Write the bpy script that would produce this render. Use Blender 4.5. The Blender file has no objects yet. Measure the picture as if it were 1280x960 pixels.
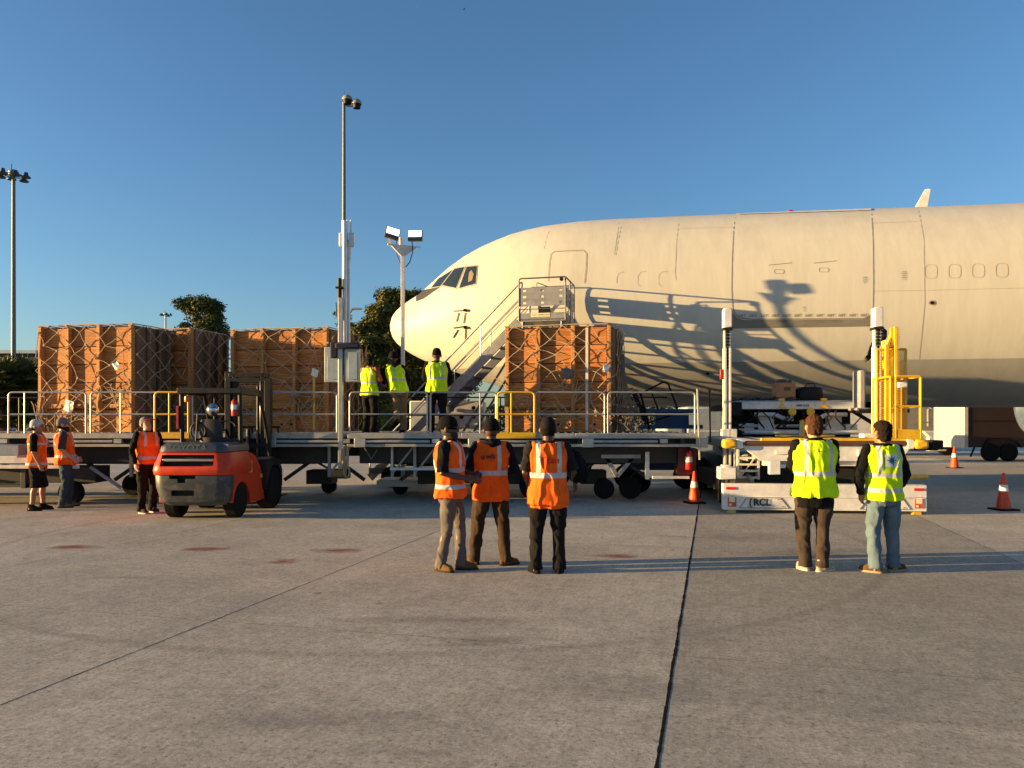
import bpy, bmesh, math, random
from mathutils import Vector, Matrix, noise
from mathutils.bvhtree import BVHTree
R = math.radians
rnd = random.Random(7)
S = bpy.context.scene
COL = S.collection
# ------------------------------------------------------------------ camera, sky, sun, exposure
CH, HZ, FP = 1.74, 528.0, 960.0
cd = bpy.data.cameras.new('camera'); cam = bpy.data.objects.new('camera', cd); COL.objects.link(cam)
cam.location = (0, 0, CH); cam.rotation_euler = (R(90), 0, 0)
cd.sensor_width = 36; cd.lens = 27.0; cd.shift_y = 48/1280; cd.clip_end = 3000; cd.clip_start = .05
S.camera = cam
SUN_EL, SUN_K = R(6.2), .12
w = bpy.data.worlds.new('World'); S.world = w; w.use_nodes = True
nt = w.node_tree; bg = nt.nodes['Background']
sky = nt.nodes.new('ShaderNodeTexSky'); sky.sky_type = 'NISHITA'; sky.sun_disc = False
sky.sun_elevation = SUN_EL; sky.sun_rotation = math.atan2(-1, -SUN_K) % (2*math.pi)
sky.air_density = 1.0; sky.dust_density = 0.7; sky.ozone_density = 3.5; sky.altitude = 0
nt.links.new(sky.outputs[0], bg.inputs[0]); bg.inputs[1].default_value = 0.09
sd = bpy.data.lights.new('sun', 'SUN'); sun = bpy.data.objects.new('sun', sd); COL.objects.link(sun)
sd.energy = 5.0; sd.angle = R(0.4); sd.color = (1.0, .66, .27)
sdir = Vector((math.cos(SUN_EL), SUN_K*math.cos(SUN_EL), -math.sin(SUN_EL))).normalized()
sun.rotation_euler = sdir.to_track_quat('-Z', 'Y').to_euler(); sun.location = (-30, -8, 12)
S.view_settings.view_transform = 'Standard'; S.view_settings.look = 'None'
S.view_settings.exposure = 1.55; S.view_settings.gamma = 1; S.view_settings.use_curve_mapping = False

def at(px, py, Y):
    return Vector(((px-640)/FP*Y, Y, CH+(HZ-py)/FP*Y))
def gnd(px, py):
    Y = CH*FP/(py-HZ); return Vector(((px-640)/FP*Y, Y, 0))

# ------------------------------------------------------------------ materials
MATS = {}
def mat(name, col, rough=.6, metal=0., var=.15, scale=6., bump=0., bscale=40., spec=None, emis=None, dirt=0., dirtcol=(.05,.045,.04), stretch=None, coat=0.):
    if name in MATS: return MATS[name]
    m = bpy.data.materials.new(name); m.use_nodes = True; MATS[name] = m
    n, l = m.node_tree.nodes, m.node_tree.links; b = n['Principled BSDF']
    tc = n.new('ShaderNodeTexCoord'); src = tc.outputs['Object']
    if stretch:
        mp = n.new('ShaderNodeMapping'); mp.inputs['Scale'].default_value = stretch; l.new(src, mp.inputs[0]); src = mp.outputs[0]
    no = n.new('ShaderNodeTexNoise'); no.inputs['Scale'].default_value = scale; no.inputs['Detail'].default_value = 6; no.inputs['Roughness'].default_value = .65
    l.new(src, no.inputs['Vector'])
    rp = n.new('ShaderNodeMapRange'); rp.inputs[1].default_value = .3; rp.inputs[2].default_value = .7
    rp.inputs[3].default_value = 1-var; rp.inputs[4].default_value = 1+var; l.new(no.outputs[0], rp.inputs[0])
    mx = n.new('ShaderNodeMix'); mx.data_type = 'RGBA'; mx.blend_type = 'MULTIPLY'; mx.inputs[0].default_value = 1
    mx.inputs[6].default_value = (*col, 1); l.new(rp.outputs[0], mx.inputs[7]); out = mx.outputs[2]
    if dirt:
        n2 = n.new('ShaderNodeTexNoise'); n2.inputs['Scale'].default_value = scale*.6; n2.inputs['Detail'].default_value = 8; n2.inputs['Roughness'].default_value = .75
        l.new(src, n2.inputs['Vector'])
        r2 = n.new('ShaderNodeMapRange'); r2.inputs[1].default_value = .5; r2.inputs[2].default_value = .72; r2.inputs[4].default_value = dirt; l.new(n2.outputs[0], r2.inputs[0])
        m2 = n.new('ShaderNodeMix'); m2.data_type = 'RGBA'; l.new(r2.outputs[0], m2.inputs[0]); l.new(out, m2.inputs[6]); m2.inputs[7].default_value = (*dirtcol, 1); out = m2.outputs[2]
    l.new(out, b.inputs['Base Color'])
    rr = n.new('ShaderNodeMapRange'); rr.inputs[3].default_value = max(.03, rough-.12); rr.inputs[4].default_value = min(1, rough+.12); l.new(no.outputs[0], rr.inputs[0]); l.new(rr.outputs[0], b.inputs['Roughness'])
    b.inputs['Metallic'].default_value = metal
    if spec is not None: b.inputs['Specular IOR Level'].default_value = spec
    if coat: b.inputs['Coat Weight'].default_value = coat; b.inputs['Coat Roughness'].default_value = .15
    if bump:
        n3 = n.new('ShaderNodeTexNoise'); n3.inputs['Scale'].default_value = bscale; n3.inputs['Detail'].default_value = 5; l.new(src, n3.inputs['Vector'])
        bp = n.new('ShaderNodeBump'); bp.inputs['Strength'].default_value = bump; bp.inputs['Distance'].default_value = .02; l.new(n3.outputs[0], bp.inputs['Height']); l.new(bp.outputs[0], b.inputs['Normal'])
    if emis: b.inputs['Emission Color'].default_value = (*emis[:3], 1); b.inputs['Emission Strength'].default_value = emis[3]
    return m
WHITE = mat('white_paint', (.68,.67,.64), .45, dirt=.25, dirtcol=(.3,.27,.22), scale=4)
OFFW = mat('loader_white_paint', (.72,.70,.66), .4, dirt=.35, dirtcol=(.28,.24,.19), scale=5)
GREYP = mat('grey_paint', (.28,.28,.28), .5, dirt=.4, scale=5)
GALV = mat('galvanised_steel', (.42,.42,.40), .42, .55, dirt=.3, dirtcol=(.2,.17,.13), scale=9)
GALVP = mat('deck_steel', (.38,.37,.34), .5, .35, dirt=.45, dirtcol=(.16,.12,.08), scale=6)
DARK = mat('dark_steel', (.016,.016,.017), .5, .2, dirt=.3, dirtcol=(.02,.018,.015), spec=.3)
CHAS = mat('chassis_paint', (.028,.026,.022), .6, dirt=.4, dirtcol=(.05,.04,.03))
BLACK = mat('black_plastic', (.006,.006,.007), .55, spec=.25)
RUBBER = mat('rubber', (.008,.008,.008), .85, bump=.3, spec=.2)
YEL = mat('safety_yellow', (.75,.44,.015), .42, dirt=.25, dirtcol=(.2,.12,.03), coat=.2)
REDP = mat('red_paint', (.60,.045,.012), .4, dirt=.12, scale=8, spec=.3)
ORC = mat('cone_orange', (.75,.07,.015), .5, dirt=.3, dirtcol=(.2,.04,.02))
REFL = mat('reflective_white', (.75,.75,.72), .35)
BLUEP = mat('blue_paint', (.02,.06,.17), .45, dirt=.2)
BROWNP = mat('brown_paint', (.028,.011,.006), .5, dirt=.25, scale=1.5)
PLY = mat('plywood', (.56,.21,.05), .8, var=.35, scale=2.2, bump=.3, bscale=14, stretch=(1,1,6), dirt=.25, dirtcol=(.3,.12,.04))
PLYV = mat('dark_plywood', (.20,.12,.065), .8, var=.4, scale=2.5, bump=.3, stretch=(5,5,.6), dirt=.45, dirtcol=(.10,.06,.035))  # darker plywood with upright grain, for right sides and lids
POSTW = mat('timber_post', (.50,.23,.07), .8, var=.3, scale=3, stretch=(6,6,.6), dirt=.3, dirtcol=(.25,.12,.05))
for m_ in (PLY, PLYV, POSTW):
    n, l = m_.node_tree.nodes, m_.node_tree.links; b = n['Principled BSDF']; src = b.inputs['Base Color'].links[0].from_socket
    g = n.new('ShaderNodeNewGeometry'); q = n.new('ShaderNodeMapRange'); q.inputs[3].default_value = .62; q.inputs[4].default_value = 1.12; l.new(g.outputs['Random Per Island'], q.inputs[0])
    tc = n.new('ShaderNodeTexCoord'); wv = n.new('ShaderNodeTexWave'); wv.bands_direction = 'Z'; wv.inputs['Scale'].default_value = 5; wv.inputs['Distortion'].default_value = 9; wv.inputs['Detail'].default_value = 4; wv.inputs['Detail Scale'].default_value = .8; l.new(tc.outputs['Object'], wv.inputs[0])
    q2 = n.new('ShaderNodeMapRange'); q2.inputs[3].default_value = .78; q2.inputs[4].default_value = 1.08; l.new(wv.outputs['Fac'], q2.inputs[0])
    vo = n.new('ShaderNodeTexVoronoi'); vo.inputs['Scale'].default_value = 3.2; l.new(tc.outputs['Object'], vo.inputs[0]); q3 = n.new('ShaderNodeMapRange'); q3.inputs[1].default_value = .04; q3.inputs[2].default_value = .12; q3.inputs[3].default_value = .35; q3.inputs[4].default_value = 1; l.new(vo.outputs['Distance'], q3.inputs[0])
    for f_ in (q, q2, q3):
        mx = n.new('ShaderNodeMix'); mx.data_type = 'RGBA'; mx.blend_type = 'MULTIPLY'; mx.inputs[0].default_value = 1; l.new(src, mx.inputs[6]); l.new(f_.outputs[0], mx.inputs[7]); src = mx.outputs[2]
    l.new(src, b.inputs['Base Color'])
ROPE = mat('net_rope', (.36,.28,.18), .9, var=.25, scale=12)
PAPER = mat('paper', (.8,.79,.74), .8)
CARD = mat('cardboard', (.30,.17,.09), .85, dirt=.2)
GLASS = mat('cockpit_glass', (.02,.03,.035), .06, spec=.8)
PANEL = mat('cabinet_grey', (.42,.46,.45), .5, dirt=.25)
SKIN = {'dark': mat('skin_dark', (.085,.04,.024), .5, scale=15), 'light': mat('skin_light', (.52,.27,.17), .5, scale=15), 'tan': mat('skin_tan', (.36,.17,.095), .5, scale=15)}
BELT = mat('bare_aluminium', (.19,.175,.15), .5, .0, dirt=.5, dirtcol=(.08,.06,.05), scale=2, stretch=(1,1,5))
FUSLINE = mat('panel_gap', (.38,.345,.27), .7)
INK = mat('black_ink', (.02,.02,.025), .6)

# ------------------------------------------------------------------ builders
def tag(o, label=None, cat=None, group=None, kind=None):
    if label: o['label'] = label
    if cat: o['category'] = cat
    if group: o['group'] = group
    if kind: o['kind'] = kind
    return o
def thing(name, label, cat, loc=(0,0,0), rotz=0., group=None):
    o = bpy.data.objects.new(name, None); COL.objects.link(o); o.empty_display_size = .2
    o.location = loc; o.rotation_euler = (0,0,rotz)
    return tag(o, label, cat, group)
def wm(o):
    m = Matrix.Identity(4)
    while o is not None:
        m = (Matrix.Translation(o.location) @ o.rotation_euler.to_matrix().to_4x4()) @ m; o = o.parent
    return m
class MB:
    def __init__(s, T=None): s.v = []; s.f = []; s.T = T or Matrix.Identity(4)
    def add(s, vs, fs):
        k = len(s.v); s.parts = getattr(s, 'parts', [])+[(k, k+len(vs), len(s.f), len(s.f)+len(fs))]; s.v += [s.T @ Vector(p) for p in vs]; s.f += [tuple(i+k for i in f) for f in fs]; return s
    def box(s, c, d, rot=None):
        M = rot or Matrix.Identity(3); c = Vector(c); vs = []
        for z in (-1,1):
            for y in (-1,1):
                for x in (-1,1): vs.append(c + M @ Vector((x*d[0]/2, y*d[1]/2, z*d[2]/2)))
        return s.add(vs, [(0,2,3,1),(4,5,7,6),(0,1,5,4),(2,6,7,3),(0,4,6,2),(1,3,7,5)])
    def bb(s, a, b): return s.box([(a[i]+b[i])/2 for i in range(3)], [abs(b[i]-a[i]) for i in range(3)])
    def bar(s, p, q, w, h, up=(0,0,1)):
        p, q = Vector(p), Vector(q); d = (q-p); L = d.length; d.normalize(); u = Vector(up)
        if abs(d.dot(u)) > .99: u = Vector((0,1,0))
        x = d.cross(u).normalized(); z = x.cross(d)
        return s.box((p+q)/2, (w, L, h), Matrix((x, d, z)).transposed())
    def path(s, pts, r, n=8, closed=False):
        pts = [Vector(p) for p in pts]; m = len(pts); rs = r if isinstance(r, (list,tuple)) else [r]*m; vs = []; prev = None
        for i, p in enumerate(pts):
            a = pts[i-1] if (i or closed) else p; b = pts[(i+1) % m] if (i < m-1 or closed) else p
            t = (b-a).normalized()
            if prev is None:
                u = Vector((0,0,1)) if abs(t.z) < .9 else Vector((1,0,0)); x = t.cross(u).normalized()
            else: x = (prev - t*prev.dot(t)).normalized()
            prev = x; y = t.cross(x); rr = rs[i]
            rx, ry = rr if isinstance(rr, (list, tuple)) else (rr, rr)
            for k in range(n):
                an = 2*math.pi*k/n; vs.append(p + x*math.cos(an)*rx + y*math.sin(an)*ry)
        fs = []
        for i in range(m if closed else m-1):
            for k in range(n):
                j = (i+1) % m; fs.append((i*n+k, i*n+(k+1)%n, j*n+(k+1)%n, j*n+k))
        if not closed: fs += [tuple(range(n-1,-1,-1)), tuple((m-1)*n+k for k in range(n))]
        return s.add(vs, fs)
    def tube(s, p, q, r, n=8): return s.path([p, q], r, n)
    def rpath(s, pts, r, cr=.08, n=8):                # path with rounded corners
        pts = [Vector(p) for p in pts]; out = [pts[0]]
        for i in range(1, len(pts)-1):
            p = pts[i]; a = (pts[i-1]-p); b = (pts[i+1]-p); c = min(cr, a.length/2, b.length/2); a.normalize(); b.normalize()
            for t in (0,.25,.5,.75,1):
                out.append((p+a*c)*(1-t)**2 + p*2*t*(1-t) + (p+b*c)*t*t)
        out.append(pts[-1]); return s.path(out, r, n)
    def lathe(s, prof, c=(0,0,0), axis='Z', n=20):     # prof [(r, h)]
        vs = []; c = Vector(c)
        for r, h in prof:
            for k in range(n):
                a = 2*math.pi*k/n; x, y = r*math.cos(a), r*math.sin(a)
                vs.append(c + Vector({'Z':(x,y,h),'X':(h,x,y),'Y':(y,h,x)}[axis]))
        fs = [(i*n+k, i*n+(k+1)%n, (i+1)*n+(k+1)%n, (i+1)*n+k) for i in range(len(prof)-1) for k in range(n)]
        fs += [tuple(range(n-1,-1,-1)), tuple((len(prof)-1)*n+k for k in range(n))]
        return s.add(vs, fs)
    def prism(s, poly, a, b, axis='X'):               # poly in the other two axes
        m = len(poly); vs = []
        for h in (a, b):
            for u, v in poly: vs.append({'X':(h,u,v),'Y':(u,h,v),'Z':(u,v,h)}[axis])
        fs = [tuple(range(m)), tuple(range(2*m-1, m-1, -1))] + [(i, m+i, m+(i+1)%m, (i+1)%m) for i in range(m)]
        return s.add(vs, fs)
    def stack(s, rings, n=24, T=None):                 # rings (cx,cy,z,rx,ry)
        vs = []; p = 2.35
        for cx, cy, z, rx, ry in rings:
            for k in range(n):
                a = 2*math.pi*k/n; ca, sa = math.cos(a), math.sin(a)
                v = Vector((cx+rx*math.copysign(abs(ca)**(2/p), ca), cy+ry*math.copysign(abs(sa)**(2/p), sa), z)); vs.append(T @ v if T else v)
        m = len(rings)
        fs = [(i*n+k, i*n+(k+1)%n, (i+1)*n+(k+1)%n, (i+1)*n+k) for i in range(m-1) for k in range(n)]
        fs += [tuple(range(n-1,-1,-1)), tuple((m-1)*n+k for k in range(n))]
        return s.add(vs, fs)
    def each(s, name, m, parent, bevel=0., smooth=None):        # every primitive becomes a part of its own
        out = []
        for a, b, c, d in s.parts:
            q = MB(); q.v = [Vector(v) for v in s.v[a:b]]; q.f = [tuple(i-a for i in f) for f in s.f[c:d]]; out.append(q.build(name, m, parent, bevel=bevel, smooth=smooth))
        return out
    def mesh(s, name):
        me = bpy.data.meshes.new(name); me.from_pydata([tuple(v) for v in s.v], [], s.f)
        bm = bmesh.new(); bm.from_mesh(me); bmesh.ops.recalc_face_normals(bm, faces=bm.faces); bm.to_mesh(me); bm.free(); return me
    def build(s, name, m, parent=None, smooth=None, bevel=0., local=False):
        if parent is not None and not local:
            inv = wm(parent).inverted(); s.v = [inv @ Vector(v) for v in s.v]
        loc = None
        if parent is None and not local:
            xs = [v[0] for v in s.v]; ys = [v[1] for v in s.v]; zs = [v[2] for v in s.v]
            loc = Vector(((min(xs)+max(xs))/2, (min(ys)+max(ys))/2, min(zs))); s.v = [Vector(v)-loc for v in s.v]
        me = s.mesh(name); o = bpy.data.objects.new(name, me); COL.objects.link(o)
        if loc is not None: o.location = loc
        if parent is not None: o.parent = parent
        me.materials.append(m)
        return finish(o, smooth, bevel)
def finish(o, smooth, bevel):
    me = o.data
    if smooth: me.polygons.foreach_set('use_smooth', [True]*len(me.polygons))
    if smooth == 'auto' or smooth is None:
        me.polygons.foreach_set('use_smooth', [True]*len(me.polygons))
        try: me.set_sharp_from_angle(angle=R(38))
        except Exception: pass
    if bevel:
        b = o.modifiers.new('bevel', 'BEVEL'); b.width = bevel; b.segments = 2; b.limit_method = 'ANGLE'; b.angle_limit = R(35)
    return o
def copy_tree(o, parent=None):
    c = o.copy(); COL.objects.link(c)
    if parent is not None: c.parent = parent
    for ch in [x for x in bpy.data.objects if x.parent == o]: copy_tree(ch, c)
    return c
def remesh(mb, voxel, smooth=2):
    me = mb.mesh('tmp'); o = bpy.data.objects.new('tmp', me); COL.objects.link(o)
    r = o.modifiers.new('r', 'REMESH'); r.mode = 'VOXEL'; r.voxel_size = voxel
    if smooth: sm = o.modifiers.new('s', 'SMOOTH'); sm.factor = .5; sm.iterations = smooth
    dg = bpy.context.evaluated_depsgraph_get(); out = bpy.data.meshes.new_from_object(o.evaluated_get(dg))
    bpy.data.objects.remove(o); bpy.data.meshes.remove(me); return out
def text2d(body, size=1., bold=False):
    c = bpy.data.curves.new('t', 'FONT'); c.body = body; c.size = size; c.align_x = 'CENTER'; c.align_y = 'CENTER'
    if bold: c.offset = (bold if isinstance(bold, float) else .018)*size
    o = bpy.data.objects.new('t', c); COL.objects.link(o); dg = bpy.context.evaluated_depsgraph_get()
    me = bpy.data.meshes.new_from_object(o.evaluated_get(dg)); vs = [(v.co.x, v.co.y) for v in me.vertices]; fs = [tuple(p.vertices) for p in me.polygons]
    bpy.data.objects.remove(o); bpy.data.curves.remove(c); bpy.data.meshes.remove(me); return vs, fs
def text_on(mb, body, size, origin, ux, uz, bold=False):   # flat lettering in the plane ux, uz
    vs, fs = text2d(body, size, bold); o, ux, uz = Vector(origin), Vector(ux).normalized(), Vector(uz).normalized()
    mb.add([o+ux*x+uz*z for x, z in vs], fs)

# ------------------------------------------------------------------ ground
def ground_mat():
    m = bpy.data.materials.new('apron_concrete'); m.use_nodes = True; n, l = m.node_tree.nodes, m.node_tree.links; b = n['Principled BSDF']
    tc = n.new('ShaderNodeTexCoord'); rot = n.new('ShaderNodeMapping'); rot.inputs['Rotation'].default_value = (0,0,R(14.6)); l.new(tc.outputs['Object'], rot.inputs[0])
    P = rot.outputs[0]
    def noise_(scale, detail=6, rough=.6, vec=P, sc=None):
        if sc:
            mp = n.new('ShaderNodeMapping'); mp.inputs['Scale'].default_value = sc; l.new(vec, mp.inputs[0]); vec = mp.outputs[0]
        t = n.new('ShaderNodeTexNoise'); t.inputs['Scale'].default_value = scale; t.inputs['Detail'].default_value = detail; t.inputs['Roughness'].default_value = rough; l.new(vec, t.inputs['Vector']); return t.outputs[0]
    def mr(x, a, b_, c, d):
        t = n.new('ShaderNodeMapRange'); l.new(x, t.inputs[0])
        for i, v in enumerate((a, b_, c, d)): t.inputs[i+1].default_value = v
        return t.outputs[0]
    def mathn(op, a, b_=None):
        t = n.new('ShaderNodeMath'); t.operation = op
        for i, v in enumerate((a, b_)):
            if v is None: continue
            if isinstance(v, (int, float)): t.inputs[i].default_value = v
            else: l.new(v, t.inputs[i])
        return t.outputs[0]
    def mixc(fac, a, b_, mode='MIX'):
        t = n.new('ShaderNodeMix'); t.data_type = 'RGBA'; t.blend_type = mode
        if isinstance(fac, (int, float)): t.inputs[0].default_value = fac
        else: l.new(fac, t.inputs[0])
        for i, v in ((6, a), (7, b_)):
            if isinstance(v, tuple): t.inputs[i].default_value = (*v, 1)
            else: l.new(v, t.inputs[i])
        return t.outputs[2]
    big = noise_(.22, 5, .6); mid = noise_(1.3, 8, .7); fine = noise_(38, 5, .75); grain = noise_(170, 3, .8)
    streak = noise_(3.2, 6, .7, sc=(9, .55, 1))
    col = mixc(mr(big, .35, .65, 0, 1), (.45,.405,.325), (.55,.495,.395))
    # slab tone
    sx = n.new('ShaderNodeSeparateXYZ'); l.new(P, sx.inputs[0])
    fx = mathn('FLOOR', mathn('DIVIDE', mathn('ADD', sx.outputs[0], .27), 3.97)); fy = mathn('FLOOR', mathn('DIVIDE', mathn('ADD', sx.outputs[1], 1.2), 6.1))
    cb = n.new('ShaderNodeCombineXYZ'); l.new(fx, cb.inputs[0]); l.new(fy, cb.inputs[1])
    wn = n.new('ShaderNodeTexWhiteNoise'); wn.noise_dimensions = '2D'; l.new(cb.outputs[0], wn.inputs[0])
    col = mixc(1, col, mr(wn.outputs[0], 0, 1, .88, 1.06), 'MULTIPLY')
    # the lane to the right of the long joint was poured darker
    lane = mathn('MULTIPLY', mathn('GREATER_THAN', sx.outputs[0], -.27), mathn('LESS_THAN', sx.outputs[0], 3.70))
    col = mixc(mathn('MULTIPLY', lane, .42), col, mixc(1, col, (.56,.56,.57), 'MULTIPLY'))
    col = mixc(1, col, mr(mid, .3, .7, .80, 1.14), 'MULTIPLY')
    col = mixc(1, col, mr(streak, .3, .7, .90, 1.09), 'MULTIPLY')
    col = mixc(1, col, mr(fine, .3, .7, .66, 1.30), 'MULTIPLY')
    col = mixc(1, col, mr(grain, .3, .7, .6, 1.4), 'MULTIPLY')
    pit = noise_(26, 4, .8); col = mixc(1, col, mr(pit, .34, .46, .52, 1.06), 'MULTIPLY'); pit2 = noise_(9, 7, .8); col = mixc(1, col, mr(pit2, .32, .6, .72, 1.1), 'MULTIPLY')
    # dark drips and spots
    vo = n.new('ShaderNodeTexVoronoi'); vo.inputs['Scale'].default_value = 1.1; vo.inputs['Randomness'].default_value = 1; l.new(P, vo.inputs['Vector'])
    spots = mathn('MULTIPLY', mr(vo.outputs['Distance'], .02, .07, 1, 0), mr(noise_(.5, 2, .5), .5, .6, 0, .6)); col = mixc(spots, col, (.06,.05,.045))
    O = tc.outputs['Object']; warp = n.new('ShaderNodeTexNoise'); warp.inputs['Scale'].default_value = 3.2; warp.inputs['Detail'].default_value = 6; warp.inputs['Roughness'].default_value = .7; l.new(O, warp.inputs['Vector'])
    def blob(cx, cy, rx, ry, soft, colr, amt, ang=0):
        nonlocal col
        mp = n.new('ShaderNodeMapping'); mp.vector_type = 'TEXTURE'; mp.inputs['Location'].default_value = (cx, cy, 0); mp.inputs['Rotation'].default_value = (0,0,ang); mp.inputs['Scale'].default_value = (rx, ry, 1); l.new(O, mp.inputs[0])
        ln = n.new('ShaderNodeVectorMath'); ln.operation = 'LENGTH'; l.new(mp.outputs[0], ln.inputs[0])
        d = mathn('ADD', ln.outputs['Value'], mathn('MULTIPLY', mathn('SUBTRACT', warp.outputs[0], .5), 2.6))
        col = mixc(mr(d, soft, 1.1, amt, 0), col, colr)
    for px, py, wx in ((88,684,38),(256,686,36),(424,688,34),(772,695,30),(352,702,18)):
        g = gnd(px, py); blob(g.x, g.y, wx/FP*g.y, .20, .25, (.22,.06,.03), .9)
    for px, py, rx, ry in ((600,800,.62,.13),(560,806,.3,.06),(560,775,1.1,.16),(150,722,.5,.09),(520,940,.25,.06),(1040,690,1.6,.5),(930,672,1.1,.5),(800,858,.5,.3),(350,900,1.1,.25)):
        g = gnd(px, py); blob(g.x, g.y, rx, ry, .1, (.10,.09,.078), .38)
    # curved tyre mark
    for cx, cy, rad, wd, am in ((-1.1, 12.0, 6.25, .10, .22), (7.0, 20.0, 9.4, .09, .15)):
        v = n.new('ShaderNodeVectorMath'); v.operation = 'SUBTRACT'; l.new(O, v.inputs[0]); v.inputs[1].default_value = (cx, cy, 0)
        ln = n.new('ShaderNodeVectorMath'); ln.operation = 'LENGTH'; l.new(v.outputs[0], ln.inputs[0])
        d = mathn('ABSOLUTE', mathn('SUBTRACT', ln.outputs['Value'], rad)); k = mathn('MULTIPLY', mr(d, wd*.3, wd, am, 0), mr(mid, .38, .55, .2, 1)); col = mixc(k, col, (.05,.045,.04))
    l.new(col, b.inputs['Base Color']); l.new(mr(mid, .3, .7, .62, .9), b.inputs['Roughness']); b.inputs['Specular IOR Level'].default_value = .12
    broom = noise_(4.5, 4, .7, sc=(22, 1.0, 1))
    h = mathn('ADD', mathn('MULTIPLY', broom, .22), mathn('ADD', mathn('MULTIPLY', fine, .6), mathn('MULTIPLY', grain, .3)))
    bp = n.new('ShaderNodeBump'); bp.inputs['Strength'].default_value = .42; bp.inputs['Distance'].default_value = .006; l.new(h, bp.inputs['Height']); l.new(bp.outputs[0], b.inputs['Normal'])
    return m
def sheet(name, x0, y0, x1, y1, z, m):
    o = MB().add([(x0,y0,z),(x1,y0,z),(x1,y1,z),(x0,y1,z)], [(0,1,2,3)]).build(name, m, local=True); return tag(o, kind='structure')
GRASS = mat('grass', (.10,.11,.035), .9, var=.4, scale=.6, bump=.5)
sheet('grass_field', -900, -200, 900, 1500, -.02, GRASS)
sheet('apron', -70, -30, 90, 62, 0, ground_mat())
sheet('service_road', -120, 66, 120, 74, -.012, mat('asphalt', (.06,.06,.06), .85))
# expansion joints: a cut with a ragged sealant strip in it
JM = mat('joint_sealant', (.02,.017,.014), .95, spec=.02)
jd = Vector((math.sin(R(14.6)), math.cos(R(14.6)), 0)); jn = Vector((jd.y, -jd.x, 0))
def joint(p0, d, nrm, t0, t1, wid, z=.0012):
    vs = []; fs = []; t = t0; k = 0
    while t <= t1:
        a = wid*(.55+.75*abs(noise.noise(Vector((t*3.1, p0.x, 0))))+.5*rnd.random()*(1 if wid > .015 else .3)); off = .004*noise.noise(Vector((t*1.7, 9, p0.y)))
        p = p0+d*t+nrm*off; vs += [(p.x-nrm.x*a/2, p.y-nrm.y*a/2, z), (p.x+nrm.x*a/2, p.y+nrm.y*a/2, z)]
        if k: fs.append((2*k-2, 2*k-1, 2*k+1, 2*k))
        k += 1; t += .04 if t < 14 else .4
    return MB().add(vs, fs)
mbj = MB()
for i in range(-9, 13):
    c = -.28+i*4.1; j = joint(Vector((c, 0, 0)), jd, jn, -2, 58, .022 if i == 0 else (.012 if i == -1 else .009)); mbj.add(j.v, j.f)
tag(mbj.build('expansion_joints', JM, local=True), kind='structure')
mbj = MB()
for i in range(0, 9):
    j = joint(jd*(-.25+6.1*i), jn, jd, -40, 45, .005, z=.0022); mbj.add(j.v, j.f)
tag(mbj.build('cross_joints', JM, local=True), kind='structure')

# ------------------------------------------------------------------ aircraft
TH = math.atan(.17)
plane = thing('cargo_aircraft', 'unmarked cream white wide-body freighter with grey belly behind the loading platforms', 'airplane', (-3.85, 24.5, 0), -TH)
PT = wm(plane)
SEC = [(0,.02,4.78),(.03,.22,4.78),(.10,.38,4.775),(.22,.53,4.77),(.4,.68,4.77),(.7,.87,4.765),(1,1.03,4.77),(1.4,1.28,4.84),(2,1.62,4.98),(2.5,1.87,5.05),(3,2.08,5.09),(3.5,2.25,5.115),(4,2.43,5.10),(4.5,2.54,5.10),(5,2.63,5.09),(6,2.75,5.06),(7,2.80,5.04),(8,2.81,5.03),(10,2.815,5.02)]
def sec(s_):
    if s_ >= 10:
        if s_ < 36: return 2.815, 5.02-.04*min(1, (s_-10)/7)
        t = (s_-36)/14; return 2.815*(1-t)**.8+.15, 4.98+1.6*t
    for a, b in zip(SEC, SEC[1:]):
        if a[0] <= s_ <= b[0]:
            t = (s_-a[0])/(b[0]-a[0]); return a[1]+(b[1]-a[1])*t, a[2]+(b[2]-a[2])*t
def fus_ring(s_, n=72):
    r, zc = sec(s_); hw = min(r*.93, 2.515); return [(s_, -hw*math.cos(2*math.pi*k/n), zc+r*math.sin(2*math.pi*k/n)) for k in range(n)]
ss = [0,.015,.03,.06,.10,.16,.22,.3,.4,.55,.7,.85,1,1.2,1.4,1.7,2,2.25,2.5,2.75,3,3.25,3.5,3.75,4,4.25,4.5,4.75,5,5.5,6,6.5,7,7.5,8,9,10]+[10+i for i in range(1,27)]+[36+i*2 for i in range(1,8)]
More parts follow.
